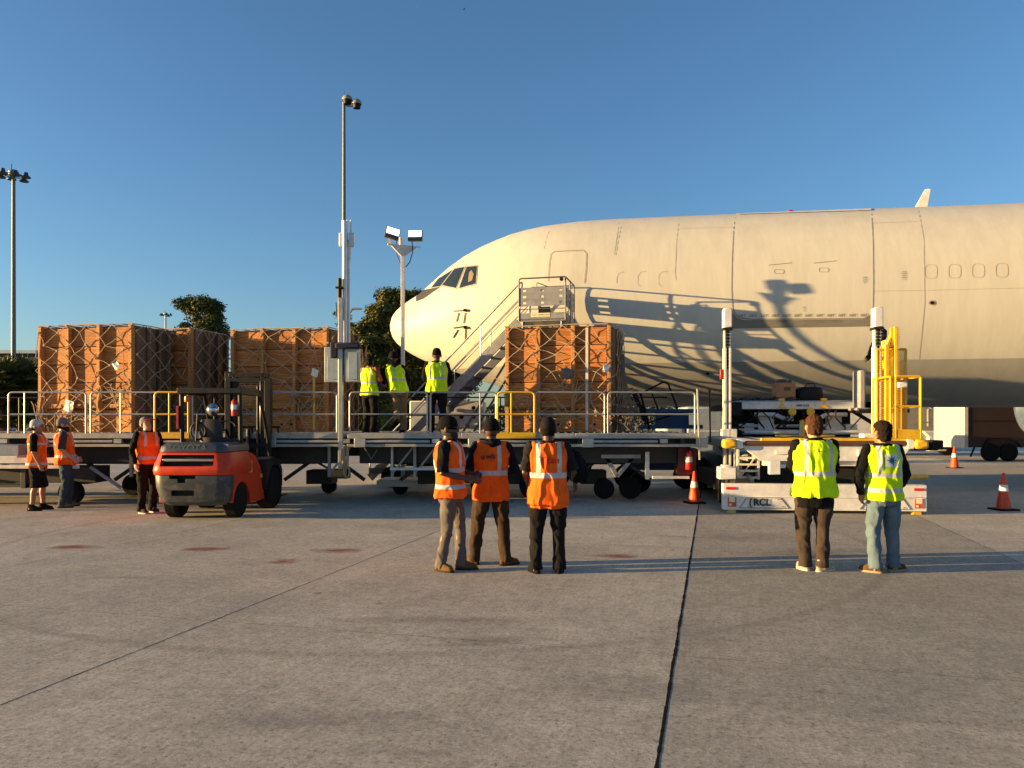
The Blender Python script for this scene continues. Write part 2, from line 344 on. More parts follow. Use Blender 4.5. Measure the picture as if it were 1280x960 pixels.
# spline smooth profile: average neighbours
mbf = MB(PT); vs = []; fs = []; N = 72
for s_ in ss: vs += fus_ring(s_)
for i in range(len(ss)-1):
    for k in range(N): fs.append((i*N+k, i*N+(k+1)%N, (i+1)*N+(k+1)%N, (i+1)*N+k))
fs += [tuple(range(N-1,-1,-1)), tuple((len(ss)-1)*N+k for k in range(N))]
mbf.add(vs, fs)
def fus_mat():
    m = bpy.data.materials.new('aircraft_paint'); m.use_nodes = True; n, l = m.node_tree.nodes, m.node_tree.links; b = n['Principled BSDF']
    tc = n.new('ShaderNodeTexCoord'); sp = n.new('ShaderNodeSeparateXYZ'); l.new(tc.outputs['Object'], sp.inputs[0])
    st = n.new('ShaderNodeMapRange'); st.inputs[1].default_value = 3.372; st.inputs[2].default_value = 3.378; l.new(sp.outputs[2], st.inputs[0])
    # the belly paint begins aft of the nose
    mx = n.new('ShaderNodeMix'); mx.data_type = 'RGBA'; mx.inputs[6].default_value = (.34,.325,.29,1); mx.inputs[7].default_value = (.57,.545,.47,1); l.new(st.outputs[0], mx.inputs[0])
    mp = n.new('ShaderNodeMapping'); mp.inputs['Scale'].default_value = (1.6,1,.22); l.new(tc.outputs['Object'], mp.inputs[0])
    no = n.new('ShaderNodeTexNoise'); no.inputs['Scale'].default_value = 2.2; no.inputs['Detail'].default_value = 8; no.inputs['Roughness'].default_value = .7; l.new(mp.outputs[0], no.inputs['Vector'])
    rp = n.new('ShaderNodeMapRange'); rp.inputs[1].default_value = .3; rp.inputs[2].default_value = .7; rp.inputs[3].default_value = .89; rp.inputs[4].default_value = 1.05; l.new(no.outputs[0], rp.inputs[0])
    m2 = n.new('ShaderNodeMix'); m2.data_type = 'RGBA'; m2.blend_type = 'MULTIPLY'; m2.inputs[0].default_value = 1; l.new(mx.outputs[2], m2.inputs[6]); l.new(rp.outputs[0], m2.inputs[7])
    l.new(m2.outputs[2], b.inputs['Base Color']); b.inputs['Roughness'].default_value = .5; b.inputs['Specular IOR Level'].default_value = .3
    n3 = n.new('ShaderNodeTexNoise'); n3.inputs['Scale'].default_value = 1.1; n3.inputs['Detail'].default_value = 3; l.new(tc.outputs['Object'], n3.inputs['Vector'])
    bp = n.new('ShaderNodeBump'); bp.inputs['Strength'].default_value = .10; bp.inputs['Distance'].default_value = .02; l.new(n3.outputs[0], bp.inputs['Height']); l.new(bp.outputs[0], b.inputs['Normal'])
    return m
FUS = fus_mat()
bvh = BVHTree.FromPolygons([tuple(v) for v in mbf.v], [tuple(f) for f in mbf.f])
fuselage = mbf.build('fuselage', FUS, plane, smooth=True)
def hit(px, py, off=.006):
    d = Vector(((px-640)/FP, 1, (HZ-py)/FP)).normalized(); c = Vector((0,0,CH)); loc, nrm, i, dist = bvh.ray_cast(c, d)
    if loc is None: return None
    if nrm.dot(d) > 0: nrm = -nrm
    return loc+nrm*off, nrm
def ribbon(mb, pix, wid, off=.004, step=6, closed=False):     # a thin seam on the skin through image points
    pts = []; pp = list(pix)+([pix[0]] if closed else [])
    for a, b in zip(pp, pp[1:]):
        L = math.hypot(b[0]-a[0], b[1]-a[1]); k = max(1, int(L/step))
        for i in range(k): pts.append((a[0]+(b[0]-a[0])*i/k, a[1]+(b[1]-a[1])*i/k))
    pts.append(pp[-1]); H = [hit(*p, off) for p in pts]; H = [h for h in H if h]; vs = []; fs = []
    for i, (p, nn) in enumerate(H):
        t = (H[min(i+1, len(H)-1)][0]-H[max(i-1, 0)][0]).normalized(); sd_ = t.cross(nn).normalized()*wid/2; vs += [p-sd_, p+sd_]
        if i: fs.append((2*i-2, 2*i-1, 2*i+1, 2*i))
    mb.add(vs, fs)
def rrect(x0, y0, x1, y1, r, skew=0, n=5):
    out = []
    for cx, cy, a0 in ((x1-r,y0+r,-90),(x1-r,y1-r,0),(x0+r,y1-r,90),(x0+r,y0+r,180)):
        for i in range(n+1):
            a = R(a0+90*i/n); out.append((cx+r*math.cos(a), cy+r*math.sin(a)+skew*(cx-x0)))
    return out
def patch(mb, poly, off=.006, cuts=3):                        # filled shape lying on the skin
    bm = bmesh.new(); vs = [bm.verts.new((x, y, 0)) for x, y in poly]; bm.faces.new(vs)
    bmesh.ops.triangulate(bm, faces=bm.faces); 
    for _ in range(cuts): bmesh.ops.subdivide_edges(bm, edges=bm.edges, cuts=1, use_grid_fill=True); bmesh.ops.triangulate(bm, faces=bm.faces)
    bm.verts.ensure_lookup_table(); bm.verts.index_update(); pts = []; ok = True
    for v in bm.verts:
        h = hit(v.co.x, v.co.y, off); pts.append(h[0] if h else None)
    fs = [tuple(v.index for v in f.verts) for f in bm.faces if all(pts[v.index] is not None for v in f.verts)]
    mb.add([p or (0,0,0) for p in pts], fs); bm.free()
z1 = lambda p: (480+p[0]/4.267, 260+p[1]/4.267)
RAD = mat('radome_edge', (.62,.63,.64), .4)
# windshield: frames and panes
for pol, fr in (([(312,412),(378,326),(428,318),(384,428)], 6), ([(402,428),(442,316),(496,312),(489,404)], 5), ([(256,424),(292,378),(366,332),(300,418)], 4)):
    poly = [z1(p) for p in pol]; cx = sum(p[0] for p in poly)/4; cy = sum(p[1] for p in poly)/4
    big = [(cx+(p[0]-cx)*1.16, cy+(p[1]-cy)*1.13) for p in poly]
    mb = MB(); patch(mb, big, .010); f = mb.build('window_frame', mat('window_frame_metal', (.42,.36,.28), .45, .4), plane)
    mb = MB(); patch(mb, poly, .017); mb.build('windshield_pane', GLASS, f)
mb = MB(); patch(mb, [(587,341),(590,338),(592.5,343),(590.5,351),(585.5,353),(586,348)], .022, 1); mb.build('cockpit_seat', mat('seat_cover', (.22,.17,.10), .8), plane)
mb = MB(); patch(mb, [z1(p) for p in ((172,500),(171,474),(214,437),(262,428),(300,422),(212,484))], .008); mb.build('anti_glare_panel', mat('matt_black', (.03,.03,.035), .7), plane)
mb = MB(); ribbon(mb, [(520,371),(518.5,385),(517.5,405),(518,425),(521,443)], .025)
mb.build('radome_joint', mat('radome_seam', (.5,.45,.34), .6), plane)
# doors, plugs and seams
mb = MB(); ribbon(mb, [(685.5,352),(687,330),(689,318),(693,314.5),(712,313.5),(730,313),(733.5,317),(733,335),(731,354)], .045); mb.build('crew_door_outline', mat('door_seam', (.36,.31,.23), .6), plane)
mb = MB()
for seam in ([(688,284),(684,296),(680,311)], [(779,272),(774,296),(770,319)], [(850,267),(846,300),(844,340),(845,350)], [(775,272),(768,319)]): ribbon(mb, seam, .018)
ribbon(mb, [(850,285.5),(917,284.5)], .014); ribbon(mb, [(1091,279),(1146,277)], .014); ribbon(mb, [(1092,364),(1155,363),(1280,360)], .010)
ribbon(mb, [(1148,258),(1155,300),(1156,380),(1149,449)], .014); ribbon(mb, [(1146,258),(1151,277)], .014)
mb.each('panel_seam', FUSLINE, plane)
mb = MB()
for x in (771, 797.5, 823.5): ribbon(mb, [(x+9,340),(x+3,341.5),(x,347),(x,354)] if x < 790 else [(x+11,339),(x+4,340),(x,345),(x,355),(x+3,358)], .014)
for i, x in enumerate((1156.5, 1186, 1215.5, 1245)): ribbon(mb, rrect(x, 331-i*.5, x+15, 348-i*.5, 5), .012, closed=True, step=2)
mb.each('plugged_windows', FUSLINE, plane)
# cargo door
mb = MB(); ribbon(mb, [(920,265.5),(917.5,285),(915.5,320),(914.8,360),(916,384),(918,391),(924,397.5),(940,399),(1080,398),(1088,394),(1091.5,386),(1092,350),(1091.5,300),(1089.5,261)], .028)
ribbon(mb, [(961,331.5),(990,328.5)], .02); ribbon(mb, [(1017,329),(1046,326)], .02)
for a in ((968,337,980,342),(1024,335,1036,340)): ribbon(mb, rrect(*a, 2), .012, closed=True, step=2)
cdoor = mb.build('cargo_door_outline', mat('cargo_door_seam', (.24,.215,.165), .6), plane)
mb = MB(); patch(mb, [(920,266),(1089,261),(1089,263.5),(920,268.5)], .02, 4); mb.build('door_hinge', mat('hinge_paint', (.7,.68,.62), .4), plane)
mb = MB(); patch(mb, [(905,389),(915.2,389),(917.5,393),(922,398),(930,400),(1078,399),(1087,395.5),(1091.5,389),(1097,388),(1097,407.5),(905,410.5)], .012, 4); mb.build('scuff_plate', BELT, plane)
mb = MB()
for i in range(12):
    vs, fs = text2d('ART', 5.2); cx, cy = 927.5+i*13.85, 395-i*.08; H = [hit(cx+x, cy-y, .012) for x, y in vs]
    if all(H): mb.add([h[0] for h in H], fs)
def micro(cx, cy, rows):
    for i, r_ in enumerate(rows):
        vs, fs = text2d(r_, 2.6); H = [hit(cx+x, cy+i*2.3-y, .012) for x, y in vs]
        if all(H): mb.add([h[0] for h in H], fs)
micro(1081, 347, ('HHIII','IHHI','HHII','II I')); micro(1130, 340, ('HIHII','HHIIH','IIHHI','HHHI','H  H')); micro(1005, 384, ('HII','HI','II'))
# nose placard and probes
mb.build('door_stencils', mat('stencil_grey', (.12,.11,.10), .7), plane)
mb = MB()
for a, b in (((567,389),(583,388)),((567,410),(583,407.5)),((571,402),(574,391)),((580,404),(582,391)),((567,422),(573,412)),((582,424),(582.5,410))): ribbon(mb, [a, b], .035, .02, 3)
for c in ((582.5,388),(582.5,409)):
    h = hit(*c, .05); mb.box(h[0], (.09,.1,.07))
mb.build('probe_covers', BLACK, plane)
mb = MB()
for (cx, cy, r_) in ((884.5,466.5,4.2),(1165,378.5,4.2)):
    patch(mb, [(cx+r_*math.cos(a*math.pi/6), cy+r_*.75*math.sin(a*math.pi/6)) for a in range(12)], .011, 1)
mb.each('outflow_port', mat('port_ring', (.3,.27,.22), .5), plane)
mb = MB()
for (cx, cy, r_) in ((884.5,466.5,2.4),(1165,378.5,2.6)):
    patch(mb, [(cx+r_*math.cos(a*math.pi/6), cy+r_*.75*math.sin(a*math.pi/6)) for a in range(12)], .016, 1)
mb.each('port_opening', BLACK, plane)
# roof antenna and beacon
def on_top(s_): r_, zc = sec(s_); return PT @ Vector((s_, 0, zc+r_))
a0 = on_top(15.4)
mb = MB(PT); mb.prism([(15.48,7.72),(15.86,7.72),(15.97,8.36),(15.90,8.38),(15.82,8.36)], -.035, .035, 'Y'); mb.build('blade_antenna', WHITE, plane, bevel=.01)
mb = MB(PT); mb.lathe([(.11,7.80),(.105,7.88),(.08,7.93),(.03,7.95)], (12.15,0,0)); mb.build('red_beacon', mat('beacon_red', (.35,.01,.01), .3), plane)
mb = MB(PT); mb.lathe([(.3,7.79),(.27,7.84),(.1,7.86)], (7.4,0,0)); mb.lathe([(.1,7.8),(.08,7.86),(.03,7.88)], (8.9,0,0)); mb.each('roof_fairing', WHITE, plane)
# nose gear
mb = MB(PT); mb.tube((5.9,0,.45),(5.9,0,2.9),.09,12); mb.tube((5.9,0,1.0),(6.8,0,2.6),.05); mb.tube((5.9,-.35,.47),(5.9,.35,.47),.06); mb.build('nose_gear_strut', GREYP, plane)
for sy in (-.28,.28):
    mb = MB(PT); mb.lathe([(.2,-.13),(.42,-.13),(.47,-.07),(.47,.07),(.42,.13),(.2,.13)], (5.9,sy,.47), 'Y', 24); wl = mb.build('nose_wheel', RUBBER, plane)
    mb = MB(PT); mb.lathe([(.2,-.135),(.2,.135)], (5.9,sy,.47), 'Y', 20); mb.build('rim', GREYP, wl)
# wings and engines
for sg in (-1, 1):
    mb = MB(PT); root = [(21.5,3.55),(24,3.9),(27,3.85),(30,3.5),(27,3.35),(24,3.3)]; tip = [(36.5,5.2),(37,5.3),(37.8,5.3),(38.5,5.2),(37.8,5.12),(37,5.12)]
    vs = [(x, sg*2.2, z) for x, z in root]+[(x, sg*22, z) for x, z in tip]; mb.add(vs, [tuple(range(6)), tuple(range(11,5,-1))]+[(i,(i+1)%6,6+(i+1)%6,6+i) for i in range(6)]); mb.build('wing', FUS, plane, smooth=True)
    mb = MB(PT); prof = [(.95,.35),(1.15,.02),(1.3,.0),(1.42,.25),(1.48,1.2),(1.42,2.6),(1.1,4.2),(.75,4.3)]; mb.lathe(prof, (22.1,sg*7.9,2.62), 'X', 36); e = mb.build('engine_nacelle', mat('nacelle_shade_grey', (.09,.12,.17), .3, .2), plane, smooth=True)  # nacelle colour darkened and blued to hold its shade
    mb = MB(PT); mb.bb((23,sg*7.9-.12,3.7),(27,sg*7.9+.12,4.3)); mb.build('pylon', WHITE, e)
    mb = MB(PT); mb.tube((27.5,sg*4.6,.5),(27.5,sg*4.6,3.4),.16,12); mb.build('main_gear_strut', GREYP, plane)
    for dx in (-.7,.7):
        mb = MB(PT); mb.lathe([(.2,-.4),(.5,-.4),(.57,-.3),(.57,.3),(.5,.4),(.2,.4)], (27.5+dx,sg*4.6,.57), 'Y', 20); mb.build('main_wheel', RUBBER, plane)

# ------------------------------------------------------------------ wheels shared by ground equipment
def wheel(parent, c, r_, w_, axis='Y', T=None, name='wheel', rimm=None):
    p = thing(name, None, None); p.parent = parent
    cc = (T @ Vector(c)) if T else Vector(c); p.location = wm(parent).inverted() @ cc
    mb = MB(T); mb.lathe([(r_*.55,-w_/2),(r_*.9,-w_/2),(r_,-w_*.34),(r_,w_*.34),(r_*.9,w_/2),(r_*.55,w_/2)], c, axis, 24); mb.build('tyre', RUBBER, p)
    mb = MB(T); mb.lathe([(r_*.2,-w_*.3),(r_*.5,-w_*.42),(r_*.56,-w_*.46),(r_*.56,w_*.46),(r_*.5,w_*.42),(r_*.2,w_*.3)], c, axis, 20); mb.build('rim', rimm or DARK, p)
    return p

# ------------------------------------------------------------------ loading platforms
def rail_bay(root, x0, x1, Y, m, z=1.50, mids=(), name='railing', r_=.019, h=.88, legs=.10):
    mb = MB(); mb.rpath([(x0,Y,z-legs),(x0,Y,z+h),(x1,Y,z+h),(x1,Y,z-legs)], r_, .09, 10); mb.tube((x0,Y,z+h*.47),(x1,Y,z+h*.47),r_*.9)
    for x in mids: mb.tube((x,Y,z-legs),(x,Y,z+h),r_*.85)
    return mb.build(name, m, root)
def platform(label, X0, X1, Y0, Y1, Z=1.50, wheels=(), bays=(), yellow=(), legs=()):
    c = ((X0+X1)/2, (Y0+Y1)/2, 0)
    root = thing('loading_platform', label, 'platform', c, 0, 'wheeled loading platforms in a row under the crates')
    mb = MB(); mb.bb((X0,Y0+.10,Z-.08),(X1,Y1,Z)); dk = mb.build('deck', GALVP, root, bevel=.006)
    mb = MB(); x = X0+.2
    while x < X1-.2: mb.tube((x,Y0+.5,Z+.006),(x,Y1-.3,Z+.006),.022,6); x += .16
    mb.build('deck_rollers', GALV, dk)
    mb = MB(); x = X0
    while x < X1-.05:
        xx = min(x+2.42, X1); mb.bb((x+.004,Y0,Z-.10),(xx-.004,Y0+.09,Z+.012)); x = xx
    mb.build('side_beam', GALVP, root, bevel=.006)
    mb = MB(); mb.bb((X0,Y0+.03,Z-.28),(X1,Y0+.10,Z-.22)); mb.each('lower_flange', GALVP, root, bevel=.004)
    mb = MB(); x = X0+.3
    while x < X1-1.2: mb.tube((x,Y0+.02,Z-.165),(x+1.45,Y0+.02,Z-.165),.035,10); mb.bb((x+1.5,Y0-.03,Z-.20),(x+1.66,Y0+.06,Z-.11)); x += 2.42
    mb.each('push_rod', GALV, root)
    mb = MB(); x = X0+.15
    while x < X1: mb.bb((x,Y0-.02,Z-.29),(x+.24,Y0+.05,Z-.10)); x += 2.42
    mb.each('bracket', GALV, root, bevel=.008)
    mb = MB(); mb.bb((X0+.15,Y0+.55,Z-.66),(X1-.15,Y0+.75,Z-.24)); mb.bb((X0+.15,Y1-.7,Z-.60),(X1-.15,Y1-.5,Z-.10)); x = X0+.5
    while x < X1: mb.bb((x,Y0+.12,Z-.24),(x+.1,Y1-.1,Z-.10)); x += 1.1
    mb.bb((X0+.6,Y1-1.1,.72),(X1-1.2,Y1-.8,.95)); mb.bb((X0,Y0+.35,Z-.26),(X1,Y0+.40,Z-.09))  # lower box and dark backing added to deepen the shade under the deck
    x = X0+1
    while x < X1-1: mb.bar((x,Y0+.9,.45),(x+.9,Y0+1.0,1.1),.06,.08); mb.bar((x+1.8,Y0+.9,.45),(x+.9,Y0+1.0,1.1),.06,.08); mb.bb((x+.3,Y0+1.6,.3),(x+.9,Y0+2.2,.62)); x += 1.9
    mb.build('chassis', CHAS, root, bevel=.01)
    mb = MB()
    for x in legs: mb.bb((x-.03,Y0+.45,.55),(x+.03,Y0+.52,Z-.25)); mb.bar((x,Y0+.5,.62),(x+.45,Y0+.52,Z-.3),.05,.04)
    if legs: mb.each('support_leg', GALVP, root)
    for (x, y, r_) in wheels: wheel(root, (x, y, r_), r_, .22)
    for x0, x1, mids in bays: rail_bay(root, x0, x1, Y0+.02, GALV, Z, mids)
    for x0, x1, mids in yellow:
        yr = rail_bay(root, x0, x1, Y0-.02, YEL, Z, mids, 'yellow_gate', .022)
        mb = MB(); mb.bb((x0-.02,Y0-.05,Z-.10),(x1+.02,Y0-.025,Z+.03)); mb.build('kick_plate', YEL, yr)
    mb = MB(); mb.tube((X0+.1,Y1-.03,Z+.88),(X1-.1,Y1-.03,Z+.88),.018); mb.tube((X0+.1,Y1-.03,Z+.42),(X1-.1,Y1-.03,Z+.42),.016)
    x = X0+.1
    while x <= X1: mb.tube((x,Y1-.03,Z-.1),(x,Y1-.03,Z+.88),.018); x += 1.55
    mb.build('rear_railing', DARK, root)
    return root
X = lambda px, Y=16.3: (px-640)/FP*Y
lp = platform('long wheeled loading platform on the left carrying three netted crates', -17.5, X(428), 16.3, 19.9,  # run and wheels beyond frame left added to block low sun underneath
    wheels=((-13.5,18.3,.3),(-12.9,18.3,.3),(-9.0,18.3,.26),(-8.45,18.3,.26),(-7.35,18.2,.26),(-6.8,18.2,.26),(-4.5,18.9,.18)),
    bays=((X(10),X(107),(X(30),)),(X(113),X(236),(X(150),)),(X(240),X(421),(X(330),))), yellow=((X(194),X(236),(X(212),)),), legs=(X(150),X(405)))
rp_ = platform('wheeled loading platform on the right with three workers and one crate', X(434), X(880), 16.3, 19.7,
    wheels=((-2.7,18.6,.18),(-.8,18.8,.22),(X(669,17),17.2,.36),(3.2,19.2,.26)),
    bays=((X(437),X(534),()),(X(538),X(620),(X(600),)),(X(669),X(756),()),(X(760),X(869),())), yellow=((X(622),X(668),(X(639),)),), legs=(X(486),X(515),X(565),X(598)))
mb = MB()
for x in (X(486),X(598)): mb.bb((x-.02,16.72,.74),(x+.02,16.76,1.2))
mb.bb((X(484),16.66,.70),(X(602),16.72,.76)); mb.bb((X(819),16.6,.52),(X(866),16.66,.58)); mb.bb((X(811),16.7,.5),(X(816),16.76,1.1)); mb.each('bumper_rail', WHITE, rp_, bevel=.005)
# tandem castor wheels with a V shaped yoke
mb = MB(); mb.bar((X(762),16.9,.98),(X(776),16.9,.55),.1,.09); mb.bar((X(776),16.9,.55),(X(797),16.9,.98),.1,.09); mb.bb((X(755),16.8,.95),(X(806),17.1,1.04)); mb.build('castor_yoke', GALVP, rp_, bevel=.01)
for x, r_ in ((X(762),.23),(X(797),.25)): wheel(rp_, (x, 17.3, r_+.02), r_, .18)
mb = MB(); mb.bb((X(853),16.7,.60),(X(876),17.1,1.18)); mb.build('extinguisher_cabinet', mat('maroon_paint', (.09,.012,.012), .5), rp_)
mb = MB(); mb.bb((X(862)-.09,16.45,.80),(X(862)+.09,16.60,1.05)); 
# fire extinguisher hangs in the cabinet
def extinguisher(label, c, h=.5, r_=.075):
    t = thing('fire_extinguisher', label, 'fire extinguisher', c)
    MB().lathe([(r_*.9,0),(r_,.02),(r_,h*.72),(r_*.7,h*.82),(.02,h*.86)], (0,0,0), n=18).build('cylinder', mat('extinguisher_red', (.6,.02,.015), .3, coat=.5), t, local=True)
    MB().lathe([(r_*1.03,h*.34),(r_*1.03,h*.58)], (0,0,0), n=18).build('label_band', REFL, t, local=True)
    mb = MB(); mb.bb((-.02,-.02,h*.85),(.02,.02,h*.95)); mb.bar((0,-.05,h*.97),(0,.05,h*1.0),.03,.015); mb.path([(0,.02,h*.92),(r_*1.2,.0,h*.8),(r_*1.2,0,h*.4)], .008, 6); mb.build('valve', BLACK, t, local=True); return t
extinguisher('red fire extinguisher in the maroon cabinet at the right end of the platform', (X(861,16.6),16.6,.72), .48)
mb = MB(); mb.path([(X(874),16.25,.95),(X(871),16.25,2.45)], .022); mb.build('loose_post', GALV, rp_)
mb = MB(); mb.tube((X(888,17),17,1.3),(X(887,17),17,2.42),.02); mb.lathe([(.03,2.42),(.03,2.48)], (X(887,17),17,0)); mb.build('end_post', DARK, rp_)
mb = MB()
mb.bar((X(352),16.9,1.2),(X(407),17.2,.62),.06,.05); mb.bar((X(464),17.0,1.2),(X(486),17.2,.72),.05,.05); mb.bb((X(404),16.9,.5),(X(426),17.3,.7)); mb.each('folding_strut', CHAS, lp)
mb = MB(); mb.path([(X(455),16.35,1.2),(X(462),16.5,.95),(X(468),16.6,1.14)], .01, 6); mb.build('slack_chain', GALV, rp_)

# mobile mast with cabinets, clamped between the two platforms
ms = thing('antenna_mast', 'tall grey mast with radio boxes and steel cabinets between the two platforms', 'mast', (X(427,16.1),16.1,.75))
mx_ = X(427,16.1)
mb = MB(); mb.bb((mx_-.06,16.04,.76),(mx_+.03,16.14,4.35)); mb.build('lower_post', GALV, ms, bevel=.006)
mb = MB(); mb.tube(at(431,470,16.25),at(431,276,16.25),.052,14); mb.tube(at(436,470,16.3),at(436,300,16.3),.03,10); mb.build('mast_tube', mat('aluminium_mast', (.62,.62,.60), .35, .4), ms)
mb = MB(); mb.tube(at(424.5,400,16.2),at(424.5,348,16.2),.05,10); mb.bb(at(422,362,16.3),at(428,358,16.1)); mb.tube(at(421,395,16.2),at(420,378,16.2),.012); mb.build('side_post', DARK, ms)
for px, py, w_, h_ in ((427,300,.1,.3),(439.5,300,.11,.3)):
    p = at(px, py, 16.3); MB().box(p, (w_,.1,h_)).build('radio_box', mat('radio_housing', (.6,.62,.58), .45), ms, bevel=.02)
mb = MB()
for px in (428,434,438.5): mb.tube(at(px,302,16.3),at(px,275,16.3),.018)
mb.tube(at(437.5,325,16.3),at(437.5,305,16.3),.018); mb.each('rod_antenna', WHITE, ms)
mb = MB(); mb.bb(at(408,478,16.28),at(423,434,16.1)); c1 = mb.build('cabinet', PANEL, ms, bevel=.01)
mb = MB(); mb.bb(at(434,478,16.3),at(448,430,16.05)); c2 = mb.build('cabinet', PANEL, ms, bevel=.01)
mb = MB(); mb.bb(at(435.5,474,16.04),at(446.5,440,16.02)); mb.bb(at(409.5,474,16.09),at(422,446,16.07)); mb.each('cabinet_door', mat('door_grey', (.34,.4,.4), .5, dirt=.2), c2, bevel=.004)
mb = MB(); mb.bb(at(413,448,16.06),at(422,427,16.0)); mb.bb(at(422,437,16.2),at(449,428,15.95)); o = mb.each('blue_cover', mat('blue_cloth', (.005,.009,.03), .8), ms, bevel=.03)
# rope coil hanging from the mast foot
rope = thing('rope_coil', 'tan rope coil hanging beside the foot of the antenna mast', 'rope', at(432,590,16.0))
mb = MB(); 
for k in range(9):
    cx = 432+rnd.uniform(-2,2); w_ = rnd.uniform(2,4); pts = [at(cx+w_*math.sin(a*math.pi/6), 572-15*math.cos(a*math.pi/6)+rnd.uniform(-1,1), 15.95+.01*k) for a in range(12)]; mb.path(pts, .012, 5, True)
for k in range(2):
    pts = [at(433+3.4*math.sin(a*math.pi/6)+k, 589-8*math.cos(a*math.pi/6), 15.95+.01*k) for a in range(12)]; mb.path(pts, .010, 5, True)
mb.build('rope_loops', mat('tan_rope', (.45,.33,.18), .9), rope)

# ------------------------------------------------------------------ crates under nets
def crate(label, fl, wd, dp, ht, yaw, posts, seed, ztop_tilt=0., holes=True, sheets=(), strap=None, tangle=True):
    rr = random.Random(seed); t = thing('netted_crate', label, 'crate', fl, yaw, 'netted plywood crates on the platforms')
    rd = .12                                            # post depth
    mb = MB(); seams = [0, .52, .60, .60+.62, 1.66, ht-.42, ht]; seams = [0,.52,.62,1.14,1.56,1.97,ht] if ht > 2.2 else [0,.5,.6,1.1,1.5,1.9,ht]
    for a, b in zip(seams, seams[1:]):
        for i in range(len(posts)-1): mb.bb((posts[i]*wd,rd+rr.uniform(0,.006),a+.012),(posts[i+1]*wd,rd+.03,b-.012))
    mb.build('front_panel', PLY, t, local=True)
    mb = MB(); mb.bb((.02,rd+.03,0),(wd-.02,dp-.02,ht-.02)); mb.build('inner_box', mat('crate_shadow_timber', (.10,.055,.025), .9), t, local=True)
    for f in posts:
        x = min(max(f*wd, .045), wd-.045); j = rr.uniform(-.012,.012)
        MB().bb((x-.042+j,0,-.005),(x+.042+j,rd-.002,ht+.02)).build('post', POSTW, t, local=True, bevel=.006)
    MB().bb((.02,rd-.05,.56),(wd-.02,rd-.004,.645)).build('cross_rail', POSTW, t, local=True, bevel=.004)
    # right side: uprights and darker boards
    mb = MB(); k = max(3, int(dp/.3)); 
    for i in range(k):
        a, b = rd+(dp-rd)*i/k, rd+(dp-rd)*(i+1)/k; mb.bb((wd-.02,a+.008,0),(wd+rr.uniform(.0,.03),b-.008,ht-rr.uniform(0,.05)))
    for i in range(1, 4): y = rd+(dp-rd)*i/3.3; mb.bb((wd+.02,y,0),(wd+.10,y+.07,ht))
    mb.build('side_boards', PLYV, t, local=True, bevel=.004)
    MB().bb((-.02,rd+.03,0),(.02,dp,ht-.01)).build('left_side_panel', PLY, t, local=True)
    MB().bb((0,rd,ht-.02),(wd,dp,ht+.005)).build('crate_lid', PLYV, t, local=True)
    if holes:
        for i in range(len(posts)-1):
            for fx in (.55,.85):
                for z in ((.42,.18) if i else (.40,)): MB().lathe([(.028,0),(.028,.004)], ((posts[i]+(posts[i+1]-posts[i])*fx)*wd, rd-.0045, z), 'Y', 12).build('bolt_hole', BLACK, t, local=True)
    # net
    mb = MB(); nx, nz = 9, 11; node = {}
    for i in range(nx+1):
        for j in range(nz+1):
            if (i+j) % 2: continue
            x = wd*i/nx+rr.uniform(-.11,.11); z = (ht+.02)*j/nz+rr.uniform(-.10,.10)*(0 < j < nz); node[i,j] = Vector((min(max(x,-.02),wd+.03), -.018-.02*rr.random(), min(max(z,.02),ht+.03)))
    for (i, j), p in node.items():
        for di in (-1,1):
            q = node.get((i+di, j+1))
            if q and rr.random() > .14:
                m_ = (p+q)/2+Vector((rr.uniform(-.02,.02), .03*rr.random(), rr.uniform(-.02,.02))); mb.path([p, m_, q], .0085, 5)
        if rr.random() < .5: mb.box(p, (.04,.03,.04))
        if i % 4 == 0 and j+2 <= nz and (i,j+2) in node and rr.random() < .25: mb.path([p, node[i,j+2]], .009, 5)
    if tangle:
        for k in range(26):
            c = Vector((rr.uniform(.0,wd), -.04, rr.uniform(.15,1.0))); pts = [c]; d = Vector((rr.uniform(-1,1),0,rr.uniform(-1,1))).normalized()
            for q in range(4): pts.append(pts[-1]+d*.12+Vector((rr.uniform(-.05,.05), rr.uniform(-.02,.02), rr.uniform(-.05,.05))))
            mb.path(pts, .010, 5)
    # side net (right) and lines over the top
    ny = max(3, int(dp/.27)); nd = {}
    for i in range(ny+1):
        for j in range(nz+1):
            if (i+j) % 2: continue
            nd[i,j] = Vector((wd+.12+.02*rr.random(), dp*i/ny+rr.uniform(-.04,.04), min(max((ht+.02)*j/nz+rr.uniform(-.06,.06), .02), ht+.03)))
    for (i, j), p in nd.items():
        for di in (-1,1):
            q = nd.get((i+di, j+1))
            if q: mb.path([p, q], .010, 5)
    for i in range(0, nx+1): mb.path([(wd*i/nx,-.01,ht+.03),(wd*i/nx+rr.uniform(-.1,.1),dp*.5,ht+.05),(wd*i/nx,dp,ht+.03)], .012, 5)
    mb.path([(0,-.01,ht+.03)]+[(wd*i/6,-.02,ht+.03+rr.uniform(-.012,.015)) for i in range(1,6)]+[(wd,-.01,ht+.03)], .014, 5)
    mb.build('cargo_net', ROPE, t, local=True, smooth=False)
    for (fx, z, w_, h_, rt) in sheets:
        M = Matrix.Rotation(R(rt), 3, 'Y'); pmb = MB(); g = []
        for a in range(5):
            for b in range(5): g.append(Vector((fx*wd,-.06,z))+M @ Vector(((a/4-.5)*w_, .02*math.sin(a*1.7+b), (b/4-.5)*h_)))
        pmb.add(g, [(a*5+b,a*5+b+1,a*5+b+6,a*5+b+5) for a in range(4) for b in range(4)]); pmb.build('paper_sheet', PAPER, t, local=True)
